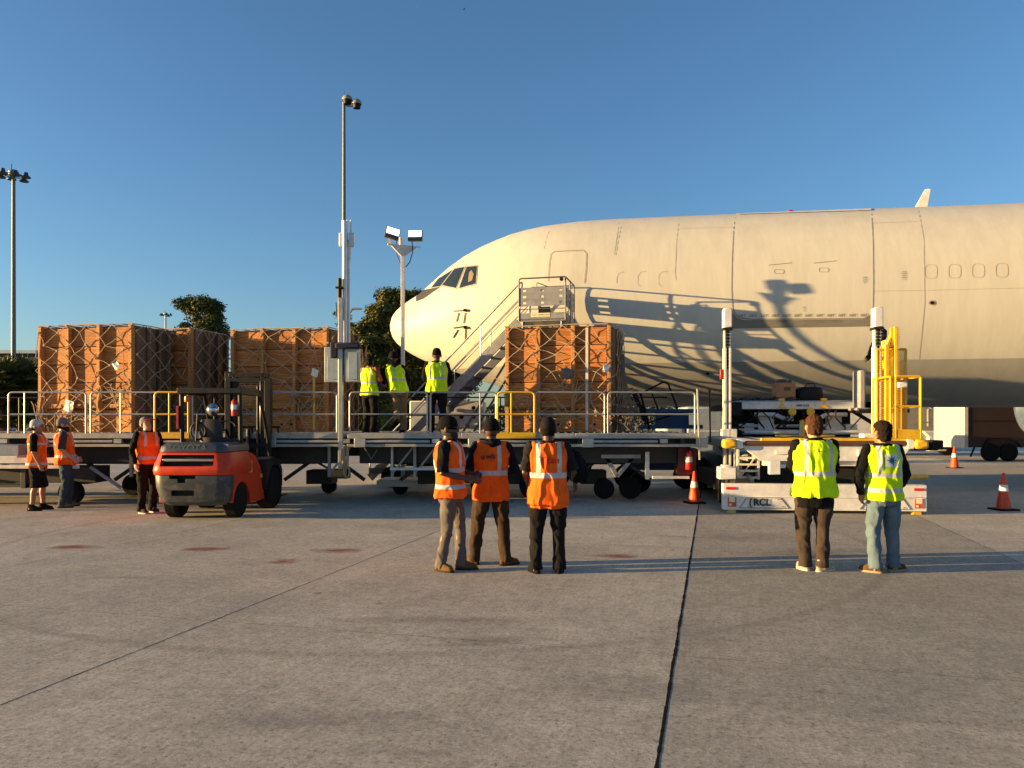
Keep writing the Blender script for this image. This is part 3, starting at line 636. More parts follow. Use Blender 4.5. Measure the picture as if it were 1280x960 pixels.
    if strap:
        mb = MB(); x = strap*wd; mb.bb((x-.03,-.045,.05),(x+.03,-.038,ht*.62 if strap > .8 else ht-.05)); mb.build('yellow_strap' if strap > .8 else 'webbing_strap', mat('yellow_webbing', (.6,.4,.1), .8) if strap > .8 else mat('pale_webbing', (.5,.46,.4), .8), t, local=True)
    return t
DZ = 1.515
def fl_at(px, Y): return (X(px, Y), Y, DZ)
crate('tall netted crate at the far left with a white tag high on its right', fl_at(47,17.85), 2.53, 1.25, 2.42, R(-13), (0,.325,.655,1), 1, sheets=((.86,1.50,.15,.16,-25),(.36,.60,.24,.26,20)))
crate('shaded netted crate half hidden behind the leftmost crate', (-7.85+.05-2.4,19.05,DZ), 2.55, 1.45, 2.46, R(-13), (0,.33,.66,1), 2, tangle=False)
crate('netted crate behind the forklift, mostly in shade with a yellow strap', fl_at(288,18.45), 2.53, 1.6, 2.42, R(-13), (0,.33,.66,1), 3, sheets=((.885,1.38,.17,.17,20),), strap=.875)
crate('sunlit netted crate under the boarding stairs with grey tag mid front', fl_at(631,17.55), 2.42, 2.0, 2.38, R(-13), (0,.325,.65,1), 4, sheets=((.955,1.42,.13,.17,10),), strap=.78)
tgc = thing('tarp_bundle', 'grey crumpled bag tied to the net of the sunlit crate', 'bag', at(709,467,17.14))
mb = MB(); mb.stack([(0,0,-.12,.06,.03),(0.01,0,-.05,.13,.05),(-.02,0,.04,.14,.05),(.02,0,.12,.07,.03)], 14); o = mb.build('wrapped_bag', mat('grey_tarp', (.12,.11,.10), .6), tgc, local=True)
o.rotation_euler = (0,R(25),0)
# tangle of spare net heaped on the platform beside the sunlit crate
mb = MB(); rr = random.Random(12)
for k in range(70):
    c = at(rr.uniform(776,796), rr.uniform(500,536), rr.uniform(16.8,17.6)); pts = [c]
    for q in range(5): pts.append(pts[-1]+Vector((rr.uniform(-.14,.12), rr.uniform(-.06,.06), rr.uniform(-.14,.10))))
    for p in pts: p.z = max(p.z, 1.54)
    mb.path(pts, .013, 5)
for k in range(14): mb.path([at(778+rr.uniform(-4,2), rr.uniform(430,470), 17.2), at(783+rr.uniform(-4,6), 505, 17.1), at(788+rr.uniform(-6,12), 537, 17.0)], .012, 5)
tag(mb.build('net_heap', mat('dark_rope', (.16,.13,.09), .9)), 'loose dark cargo net slumped at the right foot of the sunlit crate', 'net')

# ------------------------------------------------------------------ boarding stairs
st = thing('boarding_stairs', 'grey mobile boarding stairs with railed top platform leading to the nose door', 'stairs', (1.0,20.2,0), R(-14))
ST = wm(st)
# local: x right, y back; platform near right corner around x=.45,y=-.7
SG = mat('stair_grey', (.26,.26,.26), .45, .3, dirt=.25)
STB = mat('stair_bluegrey', (.10,.115,.14), .5, .2)
px0, px1, py0, py1, pz = -.72, .50, -.50, .85, 4.36
mb = MB(ST); mb.bb((px0,py0,pz),(px1,py1,pz+.06)); mb.bb((px0,py0,pz-.02),(px1,py0+.05,pz+.20)); mb.bb((px1-.05,py0+.05,pz-.02),(px1,py1,pz+.20)); mb.build('top_platform', SG, st, bevel=.008)
mb = MB(ST)
def holed(mb, z0, z1, rows, side):
    # three stacked channel boards with round holes made of ribs left between them
    for r0 in range(rows):
        a = z0+(z1-z0)*r0/rows+.001; b = z0+(z1-z0)*(r0+1)/rows-.001
        spots = (.12,.5,.9); hw = .035
        edges = [0]
        for s_ in spots: edges += [s_-hw, s_+hw]
        edges.append(1)
        L0, L1 = (px0, px1) if side == 'f' else (py0, py1)
        P = lambda t: L0+(L1-L0)*t
        for i in range(0, len(edges)-1):
            u0, u1 = P(edges[i]), P(edges[i+1])
            if i % 2 == 0: segs = [(a, b)]
            else: m_ = (a+b)/2; segs = [(a, m_-.03), (m_+.03, b)]
            for za, zb in segs:
                if side == 'f': mb.bb((u0,py0,za),(u1,py0+.03,zb))
                else: mb.bb((px1-.03,u0,za),(px1,u1,zb))
holed(mb, pz+.38, pz+.86, 3, 'f'); mb.build('front_guard_panel', SG, st)
mb = MB(ST); holed(mb, pz+.38, pz+.86, 3, 's'); mb.build('side_guard_panel', SG, st)
mb = MB(ST)
mb.rpath([(px0,py0,pz),(px0,py0,pz+1.10),(px1,py0,pz+1.10),(px1,py1,pz+1.10),(px1,py1,pz)], .02, .07)
for p in ((px1,py0),(px1,(py0+py1)/2)): mb.tube((p[0],p[1],pz),(p[0],p[1],pz+1.10),.02)
mb.tube((px0,py0,pz+.3),(px1,py0,pz+.3),.012); mb.rpath([(px0,py1,pz),(px0,py1,pz+1.10),(px1,py1,pz+1.1)],.02,.07)
mb.rpath([(px0+.45,py0+.1,pz+.8),(px0+.45,py0+.1,pz+1.0),(px0+.75,py0+.3,pz+.9)], .012, .04)
mb.build('platform_railing', STB, st)
mb = MB(ST); mb.bb((px0+.5,py0+.04,pz+.2),(px0+.8,py0+.2,pz+.36)); mb.lathe([(.05,-.03),(.05,.03)], (px1-.1,py0-.02,pz+1.04), 'Y', 12); mb.build('control_box', BLACK, st, bevel=.01)
mb = MB(ST); mb.bb((px0+.32,py0-.008,pz+.10),(px0+.82,py0-.002,pz+.19)); pl = mb.build('number_plate', mat('plate_cream', (.75,.66,.42), .6), st)
mb = MB(ST); text_on(mb, 'TLD 110000-A320', .062, ST.inverted() @ (ST @ Vector((px0+.57,py0-.012,pz+.145))), (1,0,0), (0,0,1)); mb.build('plate_text', INK, pl)
SL = 4.36-.25; sw0, sw1 = -.45, .55
def stair_pt(t, y, dz=0): return (px0-t*SL*1.02, y, pz-t*SL+dz)
for y in (sw0, sw1):
    mb = MB(ST); mb.bar(stair_pt(0,y,-.02), stair_pt(1,y,-.02), .05, .22); mb.build('stringer', SG if y < 0 else STB, st, bevel=.006)
    mb = MB(ST); mb.rpath([stair_pt(0,y,.15), stair_pt(-.02,y,.98), stair_pt(1,y,.98), stair_pt(1,y,.1)], .022, .12); mb.path([stair_pt(0,y,.55), stair_pt(1,y,.55)], .016); mb.path([stair_pt(0,y,.45), stair_pt(1,y,.45)], .012)
    for t in (.25,.5,.75): mb.tube(stair_pt(t,y,.05), stair_pt(t,y,.98), .016)
    mb.build('handrail', GALV if y < 0 else SG, st)
mb = MB(ST)
for k in range(16):
    t = (k+.5)/16; p = stair_pt(t, 0, .02); mb.bb((p[0]-.12,sw0+.03,p[2]),(p[0]+.11,sw1-.03,p[2]+.025))
mb.build('tread', STB, st)
mb = MB(ST)
for y in (sw0, sw1): mb.tube((px0+.1,y,.4),(px0+.1,y,pz),.045); mb.tube((px1-.1,y,.4),(px1-.1,y,pz),.045); mb.bar((px0-2.2,y,.45),(px0,y,pz-.5),.05,.05)
mb.bb((-4.9,sw0-.1,.35),(px1+.2,sw0,.5)); mb.bb((-4.9,sw1,.35),(px1+.2,sw1+.1,.5)); mb.build('support_frame', STB, st)
for x in (-4.2, 0.1):
    for y in (sw0-.2, sw1+.2): wheel(st, (x,y,.28), .28, .16, 'Y', ST)

# ------------------------------------------------------------------ floodlight mast in front of the nose
fm = thing('floodlight_mast', 'white floodlight mast with two rectangular lamps in front of the aircraft nose', 'floodlight', (X(503.5,18.95),18.95,0))
YM = 18.95; CREAM = mat('mast_cream', (.62,.60,.52), .45, .1)
mb = MB(); mb.bb((X(501.3,YM),YM-.04,.3),(X(505.8,YM),YM+.04,5.85)); mb.bb((X(501.3,YM)-.5,YM-.6,.2),(X(505.8,YM)+.5,YM+.6,.35)); mb.build('mast_pole', CREAM, fm, bevel=.008)
xm = X(503.5,YM); zt_ = at(0,308,YM).z; HT = Matrix.Translation((xm,YM,0)) @ Matrix.Rotation(R(24),4,'Z')
mb = MB(HT); mb.prism([(-.30,zt_),(.36,zt_),(.05,zt_-.24),(-.05,zt_-.24)], -.03, .03, 'Y'); mb.bb((-.38,-.03,zt_),(.44,.03,zt_+.03)); mb.tube((-.05,0,zt_),(-.05,0,zt_+.22),.045); mb.build('lamp_bracket', CREAM, fm)
FACE_GLOW = mat('lamp_face', (.85,.88,.9), .3, emis=(.9,.95,1,1.2)); HSG = mat('lamp_housing', (.05,.05,.055), .5)  # pale lamp face given a weak glow of its own
for (lx_, py, ry, rz) in ((-.28,294,-14,20),(.30,294,0,0)):
    c = HT @ Vector((lx_,-.06,at(0,py,YM).z)); M = (Matrix.Rotation(R(rz),3,'Z') @ Matrix.Rotation(R(-12),3,'X') @ Matrix.Rotation(R(-ry),3,'Y'))
    h = MB().box(c, (.36,.12,.26), M).build('lamp_housing', HSG, fm, bevel=.015)
    MB().box(c+M @ Vector((0,-.063,.03)), (.31,.012,.16), M).build('lamp_panel', FACE_GLOW, h)
mb = MB(); mb.bb(at(485.5,308,YM+.02),at(488.5,297,YM-.02)); mb.build('ballast_box', WHITE, fm)
mb = MB(); mb.path([at(515,300,YM),at(516,315,YM),at(512,328,YM),at(507,334,YM)], .012, 6); mb.path([at(495,300,YM),at(496,318,YM),at(501,330,YM)], .012, 6); mb.each('lamp_cable', BLACK, fm)

# ------------------------------------------------------------------ main deck loader
ld = thing('cargo_loader', 'large white scissor-lift cargo loader with yellow cage under the cargo door', 'cargo loader', (4.07,14.78,0), R(-5))
LT = wm(ld); W = 3.75; L = lambda: MB(LT)
mb = L(); mb.bb((0,0,.06),(W,.22,.56)); mb.bb((.02,-.012,.30),(W-.02,0,.325)); base = mb.build('base_beam', OFFW, ld, bevel=.015)
for x0, x1, s_ in ((.30,1.22,1),(W-1.22,W-.30,-1)):
    mb = L(); q = [(x0,.10),(x1,.10),(x1-.16,.30),(x0+.14,.30)] if s_ > 0 else [(x0,.10),(x1,.10),(x1-.14,.30),(x0+.16,.30)]
    for a, b in zip(q, q[1:]+q[:1]): mb.bar((a[0],-.006,a[1]),(b[0],-.006,b[1]),.012,.010)
    for a in ((x0+.16,.13),(x0+.2,.27),(x1-.2,.27),(x1-.12,.13)): mb.bb((a[0]-.008,-.014,a[1]-.008),(a[0]+.008,-.002,a[1]+.008))
    mb.build('logo_frame', mat('line_grey', (.2,.18,.15), .7), base)
    mb = L(); cx = (x0+x1)/2-.02; text_on(mb, 'RCL', .18, (cx-.02,-.016,.205), (1,0,0), (0,0,1), .035); text_on(mb, '(', .20, (cx-.235,-.016,.205), (1,0,0), (0,0,1), True); mb.build('maker_lettering', INK, base)
mb = L()
for x in (.14, W-.14): mb.bb((x-.09,-.012,.45),(x+.09,-.004,.50))
mb.each('red_reflector', mat('reflector_red', (.6,.02,.02), .3), base)
mb = L()
for x in (.16, W-.14): mb.bb((x-.08,-.010,.12),(x+.08,-.003,.33))
hz_ = mb.each('warning_sticker', mat('sticker_red', (.6,.10,.03), .5), base)[0]
mb = L()
for x in (.16, W-.14): mb.bb((x-.055,-.014,.21),(x+.055,-.011,.31)); mb.bb((x-.055,-.014,.14),(x-.01,-.011,.18))
mb.build('sticker_panel', mat('sticker_cream', (.8,.72,.5), .5), hz_)
for x in (.16, W-.16):
    mb = L(); mb.prism([(x-.08,0),(x+.08,0),(x+.05,.09),(x-.05,.09)], .02, .16, 'Y'); mb.build('ground_foot', YEL, ld)
# long chassis and scissor arms
mb = L(); mb.bb((.25,.22,.25),(.55,6.5,.62)); mb.bb((W-.55,.22,.25),(W-.25,6.5,.62)); mb.bb((.55,.8,.2),(W-.55,6.2,.95)); mb.each('main_chassis', mat('frame_shade_black', (.012,.012,.012), .7), ld, bevel=.01)  # chassis coloured black to give the deep shade below the lift deck
for x in (.62, W-.62):
    mb = L(); mb.bar((x,.4,.55),(x,4.6,1.15),.09,.2); mb.bar((x+.1,4.6,.5),(x+.1,.4,1.12),.09,.2); mb.build('scissor_arm', mat('arm_grey', (.3,.3,.29), .5, dirt=.3), ld, bevel=.01)
for x in (.35, W-.35):
    for y in (1.6, 5.2): wheel(ld, (x,y,.42), .42, .3, 'X', LT)
# lower lift platform
mb = L(); mb.prism([(.32,1.30),(W-.25,1.30),(W-.45,1.00),(.72,1.00)], .04, .16, 'Y'); mb.bb((1.28,-.02,1.04),(1.42,.04,1.24)); mb.bb((.98,0,1.13),(1.36,.045,1.20)); mb.bb((2.5,0,1.1),(2.62,.04,1.22)); fr = mb.build('lift_front_beam', OFFW, ld, bevel=.008)
mb = L(); mb.bb((.8,.2,.90),(W-.6,.35,1.0)); mb.bb((.88,.05,.74),(1.08,.2,1.0)); mb.bb((W-1.1,.05,.8),(W-.9,.2,1.0)); mb.bb((1.0,.1,.86),(1.35,.2,.93)); mb.each('lift_bracket', OFFW, ld, bevel=.006)
mb = L(); mb.bb((.25,.1,1.22),(W-.2,4.1,1.36)); mb.build('lift_deck', mat('deck_grey', (.3,.3,.29), .5, .2, dirt=.4), ld)
mb = L(); k = 0; y = .35
while y < 4.0:
    mb.tube((.35,y,1.375),(W-.3,y,1.375),.035,8); y += .13
mb.build('conveyor_rollers', mat('roller_white', (.62,.6,.56), .4, .3, dirt=.3), ld)
mb = L(); x = .6
while x < W-.5:
    mb.prism([(x,.3),(x+.10,.3),(x+.35,3.9),(x+.22,3.9)], 1.412, 1.418, 'Z'); x += .42
mb.build('roller_gaps', BLACK, ld)
MB(LT).tube((.42,.02,1.34),(W-.32,.02,1.34),.048,12).build('front_roller', mat('rusty_roller', (.16,.07,.035), .5, .4), ld)
mb = L(); mb.bb((.72,.03,1.385),(W-.36,.13,1.44)); mb.build('yellow_edge_strip', YEL, ld, bevel=.006)
for xa, xb in ((-.02,.24),(W-.24,W+.02)):
    mb = L(); mb.bb((xa,-.08,1.24),(xb,.14,1.42)); mb.build('yellow_bumper', YEL, ld, bevel=.05)
mb = L(); mb.bb((.24,-.04,1.24),(.36,.1,1.42)); mb.bb((W-.36,-.04,1.24),(W-.24,.1,1.42)); mb.each('roller_bearing', OFFW, ld, bevel=.01)
mb = L(); mb.bb((W-.1,.3,1.20),(W+.35,.55,1.36)); mb.bb((W+.2,.25,1.22),(W+.42,.6,1.4)); mb.build('hose_fitting', BLACK, ld, bevel=.02)
mb = L(); mb.bb((-.02,.3,.62),(.30,.7,.86)); mb.bb((.05,.35,.86),(.22,.6,.9)); mb.build('valve_box', OFFW, ld, bevel=.015)
mb = L()
for k in range(4): mb.prism([(.40,.62+k*.13),(.78,.62+k*.13),(.78,.66+k*.13),(.40,.66+k*.13)], .6, .95, 'Y')
mb.bb((.38,.6,.6),(.42,.95,1.2)); mb.bb((.78,.6,.6),(.82,.95,1.2)); mb.bar((.42,.62,.62),(.78,.62,1.1),.03,.02); mb.build('access_step', OFFW, ld)
mb = L(); mb.path([(W-.3,.2,.70),(W+.25,.6,.68)], .05, 10); mb.build('lower_yellow_guard', YEL, ld)
# towers
for x, tp in ((.42,4.20),(W-.20,4.18)):
    y = 1.9; mb = L(); mb.bb((x-.075,y-.1,.4),(x-.025,y+.1,3.35)); mb.bb((x+.03,y-.1,.4),(x+.075,y+.1,3.35)); mb.bb((x-.025,y+.02,.4),(x+.03,y+.1,3.35)); tw = mb.build('lift_tower', OFFW, ld, bevel=.004)
    mb = L(); mb.bb((x-.065,y-.06,3.3),(x-.04,y+.08,tp-.4)); mb.bb((x+.045,y-.06,3.3),(x+.07,y+.08,tp-.4)); mb.build('inner_rail', OFFW, tw)
    mb = L(); z = 2.9
    while z < tp-.4: mb.bb((x-.035,y-.09,z),(x+.04,y-.02,z+.05)); z += .07
    mb.build('lift_chain', DARK, tw)
    mb = L(); mb.bb((x-.085,y-.13,tp-.42),(x+.09,y+.12,tp)); mb.build('tower_cap', WHITE, tw, bevel=.02)
    mb = L(); mb.bb((x-.10,y-.14,tp-.47),(x+.10,y+.13,tp-.42)); mb.build('cap_collar', DARK, tw)
mb = L(); mb.box((.30,1.85,2.78),(.07,.08,.22)); mb.build('side_lamp', mat('lamp_red', (.4,.02,.01), .4), ld, bevel=.01)
mb = L(); mb.bb((.30,1.8,1.36),(.62,2.1,1.6)); mb.bb((W-.5,1.8,1.36),(W-.12,2.1,1.5)); mb.each('tower_foot', OFFW, ld, bevel=.01)
# rear bridge
BZ = 2.12; by = 2.75
mb = L(); mb.bb((.92,by,BZ-.08),(3.42,by+.14,BZ+.08)); mb.bb((.92,by-.015,BZ+.06),(3.42,by,BZ+.085)); br = mb.build('bridge_beam', mat('bridge_white', (.6,.62,.62), .4, dirt=.3, dirtcol=(.3,.26,.2)), ld, bevel=.008)
mb = L(); text_on(mb, '4084 KGS', .07, (2.25,by-.018,BZ), (1,0,0), (0,0,1), True); text_on(mb, '+', .08, (2.0,by-.018,BZ), (1,0,0), (0,0,1)); text_on(mb, '+', .08, (2.52,by-.018,BZ), (1,0,0), (0,0,1)); mb.build('bridge_lettering', INK, br)
mb = L()
for x in (1.80,2.72): mb.prism([(x-.09,BZ-.06),(x+.09,BZ-.06),(x,BZ+.08)], by-.02, by-.006, 'Y'); mb.bb((x-.06,by-.02,BZ+.1),(x+.06,by+.05,BZ+.16))
mb.each('warning_triangle', YEL, br)
mb = L()
for x in (2.02,2.42): mb.lathe([(.09,-.02),(.09,.02)], (x,by-.03,BZ-.14), 'Y', 8); mb.bb((x-.03,by-.04,BZ-.26),(x+.03,by-.01,BZ-.14))
mb.each('yellow_lever', YEL, br)
mb = L(); mb.bb((.6,by+.1,BZ-.10),(3.7,by+2.4,BZ+.04)); mb.build('bridge_deck', DARK, ld)
mb = L(); y = by+.25
while y < by+2.3: mb.tube((.9,y,BZ+.085),(3.5,y,BZ+.085),.04,8); y += .14
mb.build('bridge_rollers', GALV, ld)
mb = L()
for xs_ in ((1.22,2.06),(3.25,2.40)):
    mb.rpath([(xs_[0],by+.1,1.92),((xs_[0]*.45+xs_[1]*.55),by+.05,1.92),((xs_[0]*.25+xs_[1]*.75),by+.05,1.82),(xs_[1],by+.05,1.82)], .05, .1, 12)
mb.tube((.95,by+.1,1.52),(3.5,by+.1,1.52),.055,12); mb.tube((1.0,by+.3,1.66),(3.4,by+.3,1.66),.04,10)
mb.build('hydraulic_pipe', mat('pipe_white', (.58,.6,.6), .4, dirt=.2), ld)
for x in (1.52,3.02):
    mb = L(); mb.bb((x-.16,by+.2,1.60),(x+.16,by+.4,1.92)); mb.bb((x-.2,by+.16,1.56),(x+.2,by+.22,1.66)); mb.build('jack_housing', OFFW, ld, bevel=.02)
mb = L(); mb.bb((.95,by+.3,1.56),(1.25,by+.5,1.72)); mb.bb((3.25,by+.15,1.56),(3.5,by+.4,1.7)); mb.bb((2.2,by,1.46),(2.26,by+.06,1.78)); mb.build('bridge_bracket', OFFW, ld)
mb = L(); mb.bb((2.22,by-.03,1.46),(2.29,by-.002,1.80)); mb.bb((1.65,by-.03,1.42),(2.95,by-.002,1.46)); mb.each('yellow_stop', YEL, ld)
mb = L(); mb.bb((.7,by+.9,1.36),(3.6,by+1.0,2.02)); mb.bb((.5,by,1.9),(.9,by+.2,2.2)); mb.bb((3.45,by,1.95),(3.95,by+.25,2.2)); mb.bar((3.3,by-.1,2.0),(3.9,by-.2,1.6),.07,.08)
for k in range(14): xx = rnd.uniform(.6,3.7); mb.path([(xx,by-.02,2.02),(xx+rnd.uniform(-.2,.2),by-.05,1.85),(xx+rnd.uniform(-.3,.3),by,1.6)], .016, 6)
for k in range(4): mb.bb((.62+.05*k,by-.1,1.40+.1*k),(.95,by+.06,1.44+.1*k))
mb.build('hydraulics', BLACK, ld)
mb = L(); rr = random.Random(5)
for k in range(60):
    c = Vector((rr.uniform(.95,2.3), by+rr.uniform(.2,1.2), BZ+.16)); mb.path([c, c+Vector((rr.uniform(-.2,.2),rr.uniform(-.1,.1),rr.uniform(0,.06))), c+Vector((rr.uniform(-.3,.3),rr.uniform(-.1,.1),-.02))], .016, 5)
o = mb.build('net_roll', mat('black_net', (.06,.055,.045), .9)); tag(o, 'dark bundled cargo net lying on the loader bridge left of the brown carton', 'net')
# operator station and yellow cage
mb = L(); mb.bb((3.32,2.25,2.02),(3.45,2.7,2.88)); mb.bb((3.25,2.2,2.0),(3.55,2.8,2.06)); cb_ = mb.build('operator_console', GREYP, ld, bevel=.03)
mb = L(); mb.bb((3.3,2.2,1.95),(4.35,3.3,2.03)); mb.build('operator_deck', DARK, ld)
CG = mat('cage_yellow', (.70,.40,.008), .4, dirt=.15, dirtcol=(.3,.2,.03), coat=.3)
cy0, cy1 = .95, 1.85
mb = L(); xL, xR, zt = 3.46, 4.04, 2.66
mb.rpath([(xL+.1,cy0,1.42),(xL+.1,cy0,zt),(xR,cy0,zt),(xR,cy0,1.42)], .028, .03, 6); mb.tube((xL,cy0,2.06),(xR,cy0,2.06),.024,6)
for p in ((xR,cy1),(xL,cy1),(xL,cy0)): mb.tube((p[0],p[1],1.42),(p[0],p[1],zt),.026,6)
mb.tube((xL,cy0,zt),(xL,cy1,zt),.024,6); mb.tube((xR,cy0,zt),(xR,cy1,zt),.024,6); mb.tube((xR,cy0,2.06),(xR,cy1,2.06),.022,6); cage = mb.build('yellow_cage', CG, ld)
mb = L(); mb.bb((xL,cy0-.02,1.36),(xR+.02,cy0+.02,1.60)); mb.bb((xL,cy0,1.36),(xR,cy1,1.40)); mb.bar((xL-.1,cy0-.05,1.38),(xR-.2,cy0-.1,1.28),.12,.10); mb.build('cage_floor', CG, cage, bevel=.01)
# mesh screen above
mb = L(); sx0, sx1, sz0, sz1, sy = 3.42, 4.0, 1.5, 3.26, 1.55
mb.rpath([(sx0,sy,sz0),(sx0,sy,sz1),(sx1,sy,sz1),(sx1,sy,sz0)], .028, .02, 6); mb.tube((sx0,sy,2.6),(sx1,sy,2.6),.02,6); scr = mb.build('screen_frame', CG, ld)
mb = L(); x = sx0
while x < sx1: mb.bb((x,sy-.004,sz0),(x+.010,sy+.004,sz1)); x += .024
z = sz0
while z < sz1: mb.bb((sx0,sy-.005,z),(sx1,sy+.003,z+.008)); z += .04
mb.build('mesh_screen', CG, scr)
mb = L(); lx0, lx1, ly = 3.60, 3.76, 1.45
for xx, top in ((lx0-.02,3.35),(lx1,3.72)): mb.bb((xx-.035,ly-.04,1.45),(xx+.035,ly+.04,top))
mb.bar((lx0-.02,ly,3.32),(lx1-.02,ly+.1,3.62),.06,.06); z = 1.6
mb.bb((lx1-.09,ly+.02,3.3),(lx1-.02,ly+.08,3.7))
lad = mb.build('ladder_rails', CG, ld, bevel=.006)
mb = L(); z = 1.5
while z < 3.68: mb.bb((lx1-.01,ly-.06,z),(lx1+.055,ly-.035,z+.022)); z += .05
mb.build('rack_teeth', mat('tooth_yellow', (.55,.36,.05), .5), lad)
mb = L(); mb.box((3.78,1.2,2.50),(.2,.12,.12)); mb.build('work_lamp', REFL, ld, bevel=.03)

# cargo on the loader bridge
p = LT @ Vector((1.95, by+.45, BZ+.13))
cb = thing('cardboard_box', 'brown open cardboard carton standing on the loader bridge', 'box', p, R(-5))
mb = MB(); mb.bb((-.22,-.2,0),(.22,.2,.40)); mb.build('carton', CARD, cb, local=True, bevel=.01)
mb = MB(); mb.stack([(-.05,0,.40,.18,.15),(-.04,0,.45,.17,.14),(-.03,0,.49,.1,.09)], 14); mb.stack([(.1,0,.40,.1,.12),(.1,0,.47,.08,.08)], 12); mb.build('crumpled_bag', mat('dark_bag', (.05,.04,.035), .5), cb, local=True)
mb = MB(); mb.bb((-.04,-.206,.22),(.1,-.201,.30)); mb.build('printed_mark', mat('carton_print', (.1,.05,.03), .8), cb, local=True)
bg_ = thing('black_bag', 'black soft equipment bag beside the brown carton on the loader bridge', 'bag', LT @ Vector((2.52, by+.45, BZ+.13)), R(-5))
mb = MB(); mb.stack([(0,0,0,.29,.17),(0,0,.06,.31,.19),(0,0,.24,.30,.18),(.02,0,.30,.26,.14),(.02,0,.32,.1,.05)], 28); mb.build('bag_body', BLACK, bg_, local=True)
mb = MB(); mb.path([(-.12,-.1,.30),(-.08,-.12,.38),(.08,-.12,.38),(.12,-.1,.30)], .012, 6); mb.build('handle', BLACK, bg_, local=True)

# ------------------------------------------------------------------ cones
def cone(label, px, py, h, g='orange traffic cones on the apron', dusty=False):
    t = thing('traffic_cone', label, 'traffic cone', gnd(px, py), 0, g)
    m = ORC; r0, r1 = h*.19, h*.035
    MB().lathe([(r0,.03),(r0*.97,.05),(r1+.004,h-.02),(r1*.7,h)], n=24).build('cone_body', m, t, local=True, smooth=None)
    def rat(z): return r0+(r1-r0)*(z-.05)/(h-.07)
    MB().lathe([(rat(h*.50)+.004,h*.50),(rat(h*.68)+.004,h*.68)], n=24).build('reflective_band', REFL, t, local=True)
    mb = MB(); b_ = h*.27; mb.bb((-b_,-b_,0),(b_,b_,.035)); mb.build('cone_base', RUBBER, t, local=True, bevel=.01); t.rotation_euler.z = rnd.uniform(-.4,.4); return t
cone('orange traffic cone nearest the right edge of the apron', 1254.5, 637.5, .74)
cone('small far orange cone to the right of the loader, near the trailer', 1193, 585, .82)
cone('dusty orange cone standing beside the left end of the loader base', 868, 629, .69)
cone('shaded dark red cone behind the dusty cone at the platform end', 878.5, 611, .78)

# ------------------------------------------------------------------ forklift
fk = thing('forklift', 'red and grey forklift seen from behind beside the left platform', 'forklift', (-5.62,14.05,0), R(-1))
FT = wm(fk); F = lambda: MB(FT)
DGR = mat('forklift_grey', (.04,.048,.058), .42, dirt=.3, dirtcol=(.04,.04,.035), coat=.2)
DGR2 = mat('scuffed_grey', (.035,.042,.05), .45, dirt=.22, dirtcol=(.55,.42,.26), scale=9)
def arch(cy, r_, z0, n=8): return [(cy+r_*math.cos(a), z0+r_*math.sin(a)) for a in [math.pi*k/n for k in range(n+1)]]
hw = .68
def fbody(name, m, poly, w_, parent, bevel=.05, taper=.0):
    mb = F(); mb.prism(poly, -w_, w_, 'X'); return mb.build(name, m, parent, bevel=bevel)
# rear counterweight with rounded plan corners
def rounded(zs, y0, y1, w_, rc):
    rings = []
    for z, dy, dw in zs:
        pts = []
        a_, b_ = y0+dy, w_-dw
        for k in range(7): t = R(180+90*k/6); pts.append((-b_+rc+rc*math.cos(t), a_+rc+rc*math.sin(t), z))
        for k in range(7): t = R(270+90*k/6); pts.append((b_-rc+rc*math.cos(t), a_+rc+rc*math.sin(t), z))
        pts += [(b_, y1, z), (-b_, y1, z)]; rings.append(pts)
    n = len(rings[0]); mb = F(); vs = [p for r_ in rings for p in r_]
    fs = [(i*n+k, i*n+(k+1)%n, (i+1)*n+(k+1)%n, (i+1)*n+k) for i in range(len(rings)-1) for k in range(n)]+[tuple(range(n-1,-1,-1)), tuple((len(rings)-1)*n+k for k in range(n))]
    return mb.add(vs, fs)
low = rounded([(.27,.14,.16),(.34,.05,.06),(.60,0,0),(.81,-.02,-.01)], -.62, -.36, hw, .22).build('lower_counterweight', DGR2, fk, bevel=.012)
cwt = rounded([(.815,-.04,-.02),(.90,-.06,-.03),(1.00,-.03,-.02),(1.06,0,0),(1.21,.04,.04)], -.62, .45, hw, .22).build('counterweight', REDP, fk, bevel=.012)
top = rounded([(1.215,.03,.05),(1.32,.06,.07),(1.375,.12,.14)], -.62, .55, hw, .2).build('engine_hood', DGR, fk, bevel=.012)
# rear body sides with wheel arch
side = [(-.36,.30),(-.36,.815),(.5,.815),(.46,1.18),(.75,1.10),(1.0,.90),(1.22,.55),(1.45,.50),(1.45,.22),(.48,.22)]+arch(.05,.42,.24)[1:-1]
mb = F(); mb.prism(side, hw-.10, hw-.01, 'X'); mb.prism(side, -hw+.01, -hw+.10, 'X'); mb.each('side_panel', REDP, fk, bevel=.01)
mb = F(); mb.bb((-.60,-.2,.42),(.60,1.45,.80)); mb.bb((-.45,.2,.25),(.45,1.5,.5)); mb.build('under_frame', BLACK, fk)
def cut(o, boxes):
    for a, b_ in boxes:
        m_ = F(); m_.bb(a, b_); c_ = m_.build('cutter', BLACK, None); bo = o.modifiers.new('cut', 'BOOLEAN'); bo.operation = 'DIFFERENCE'; bo.solver = 'EXACT'; bo.object = c_
        dg = bpy.context.evaluated_depsgraph_get(); me_ = bpy.data.meshes.new_from_object(o.evaluated_get(dg)); o.modifiers.clear(); o.data = me_; bpy.data.objects.remove(c_)
    finish(o, 'auto', 0)
cut(cwt, [((-.52,-.9,.97),(.42,-.50,1.17))]); cut(low, [((-.34,-.9,.45),(.06,-.52,.55)), ((-.36,-.9,.75),(.10,-.52,.90)), ((-.22,-.9,.68),(-.08,-.52,.76))])
mb = F(); mb.bb((-.53,-.515,.96),(.43,-.495,1.18)); mb.build('rear_grille', BLACK, cwt)
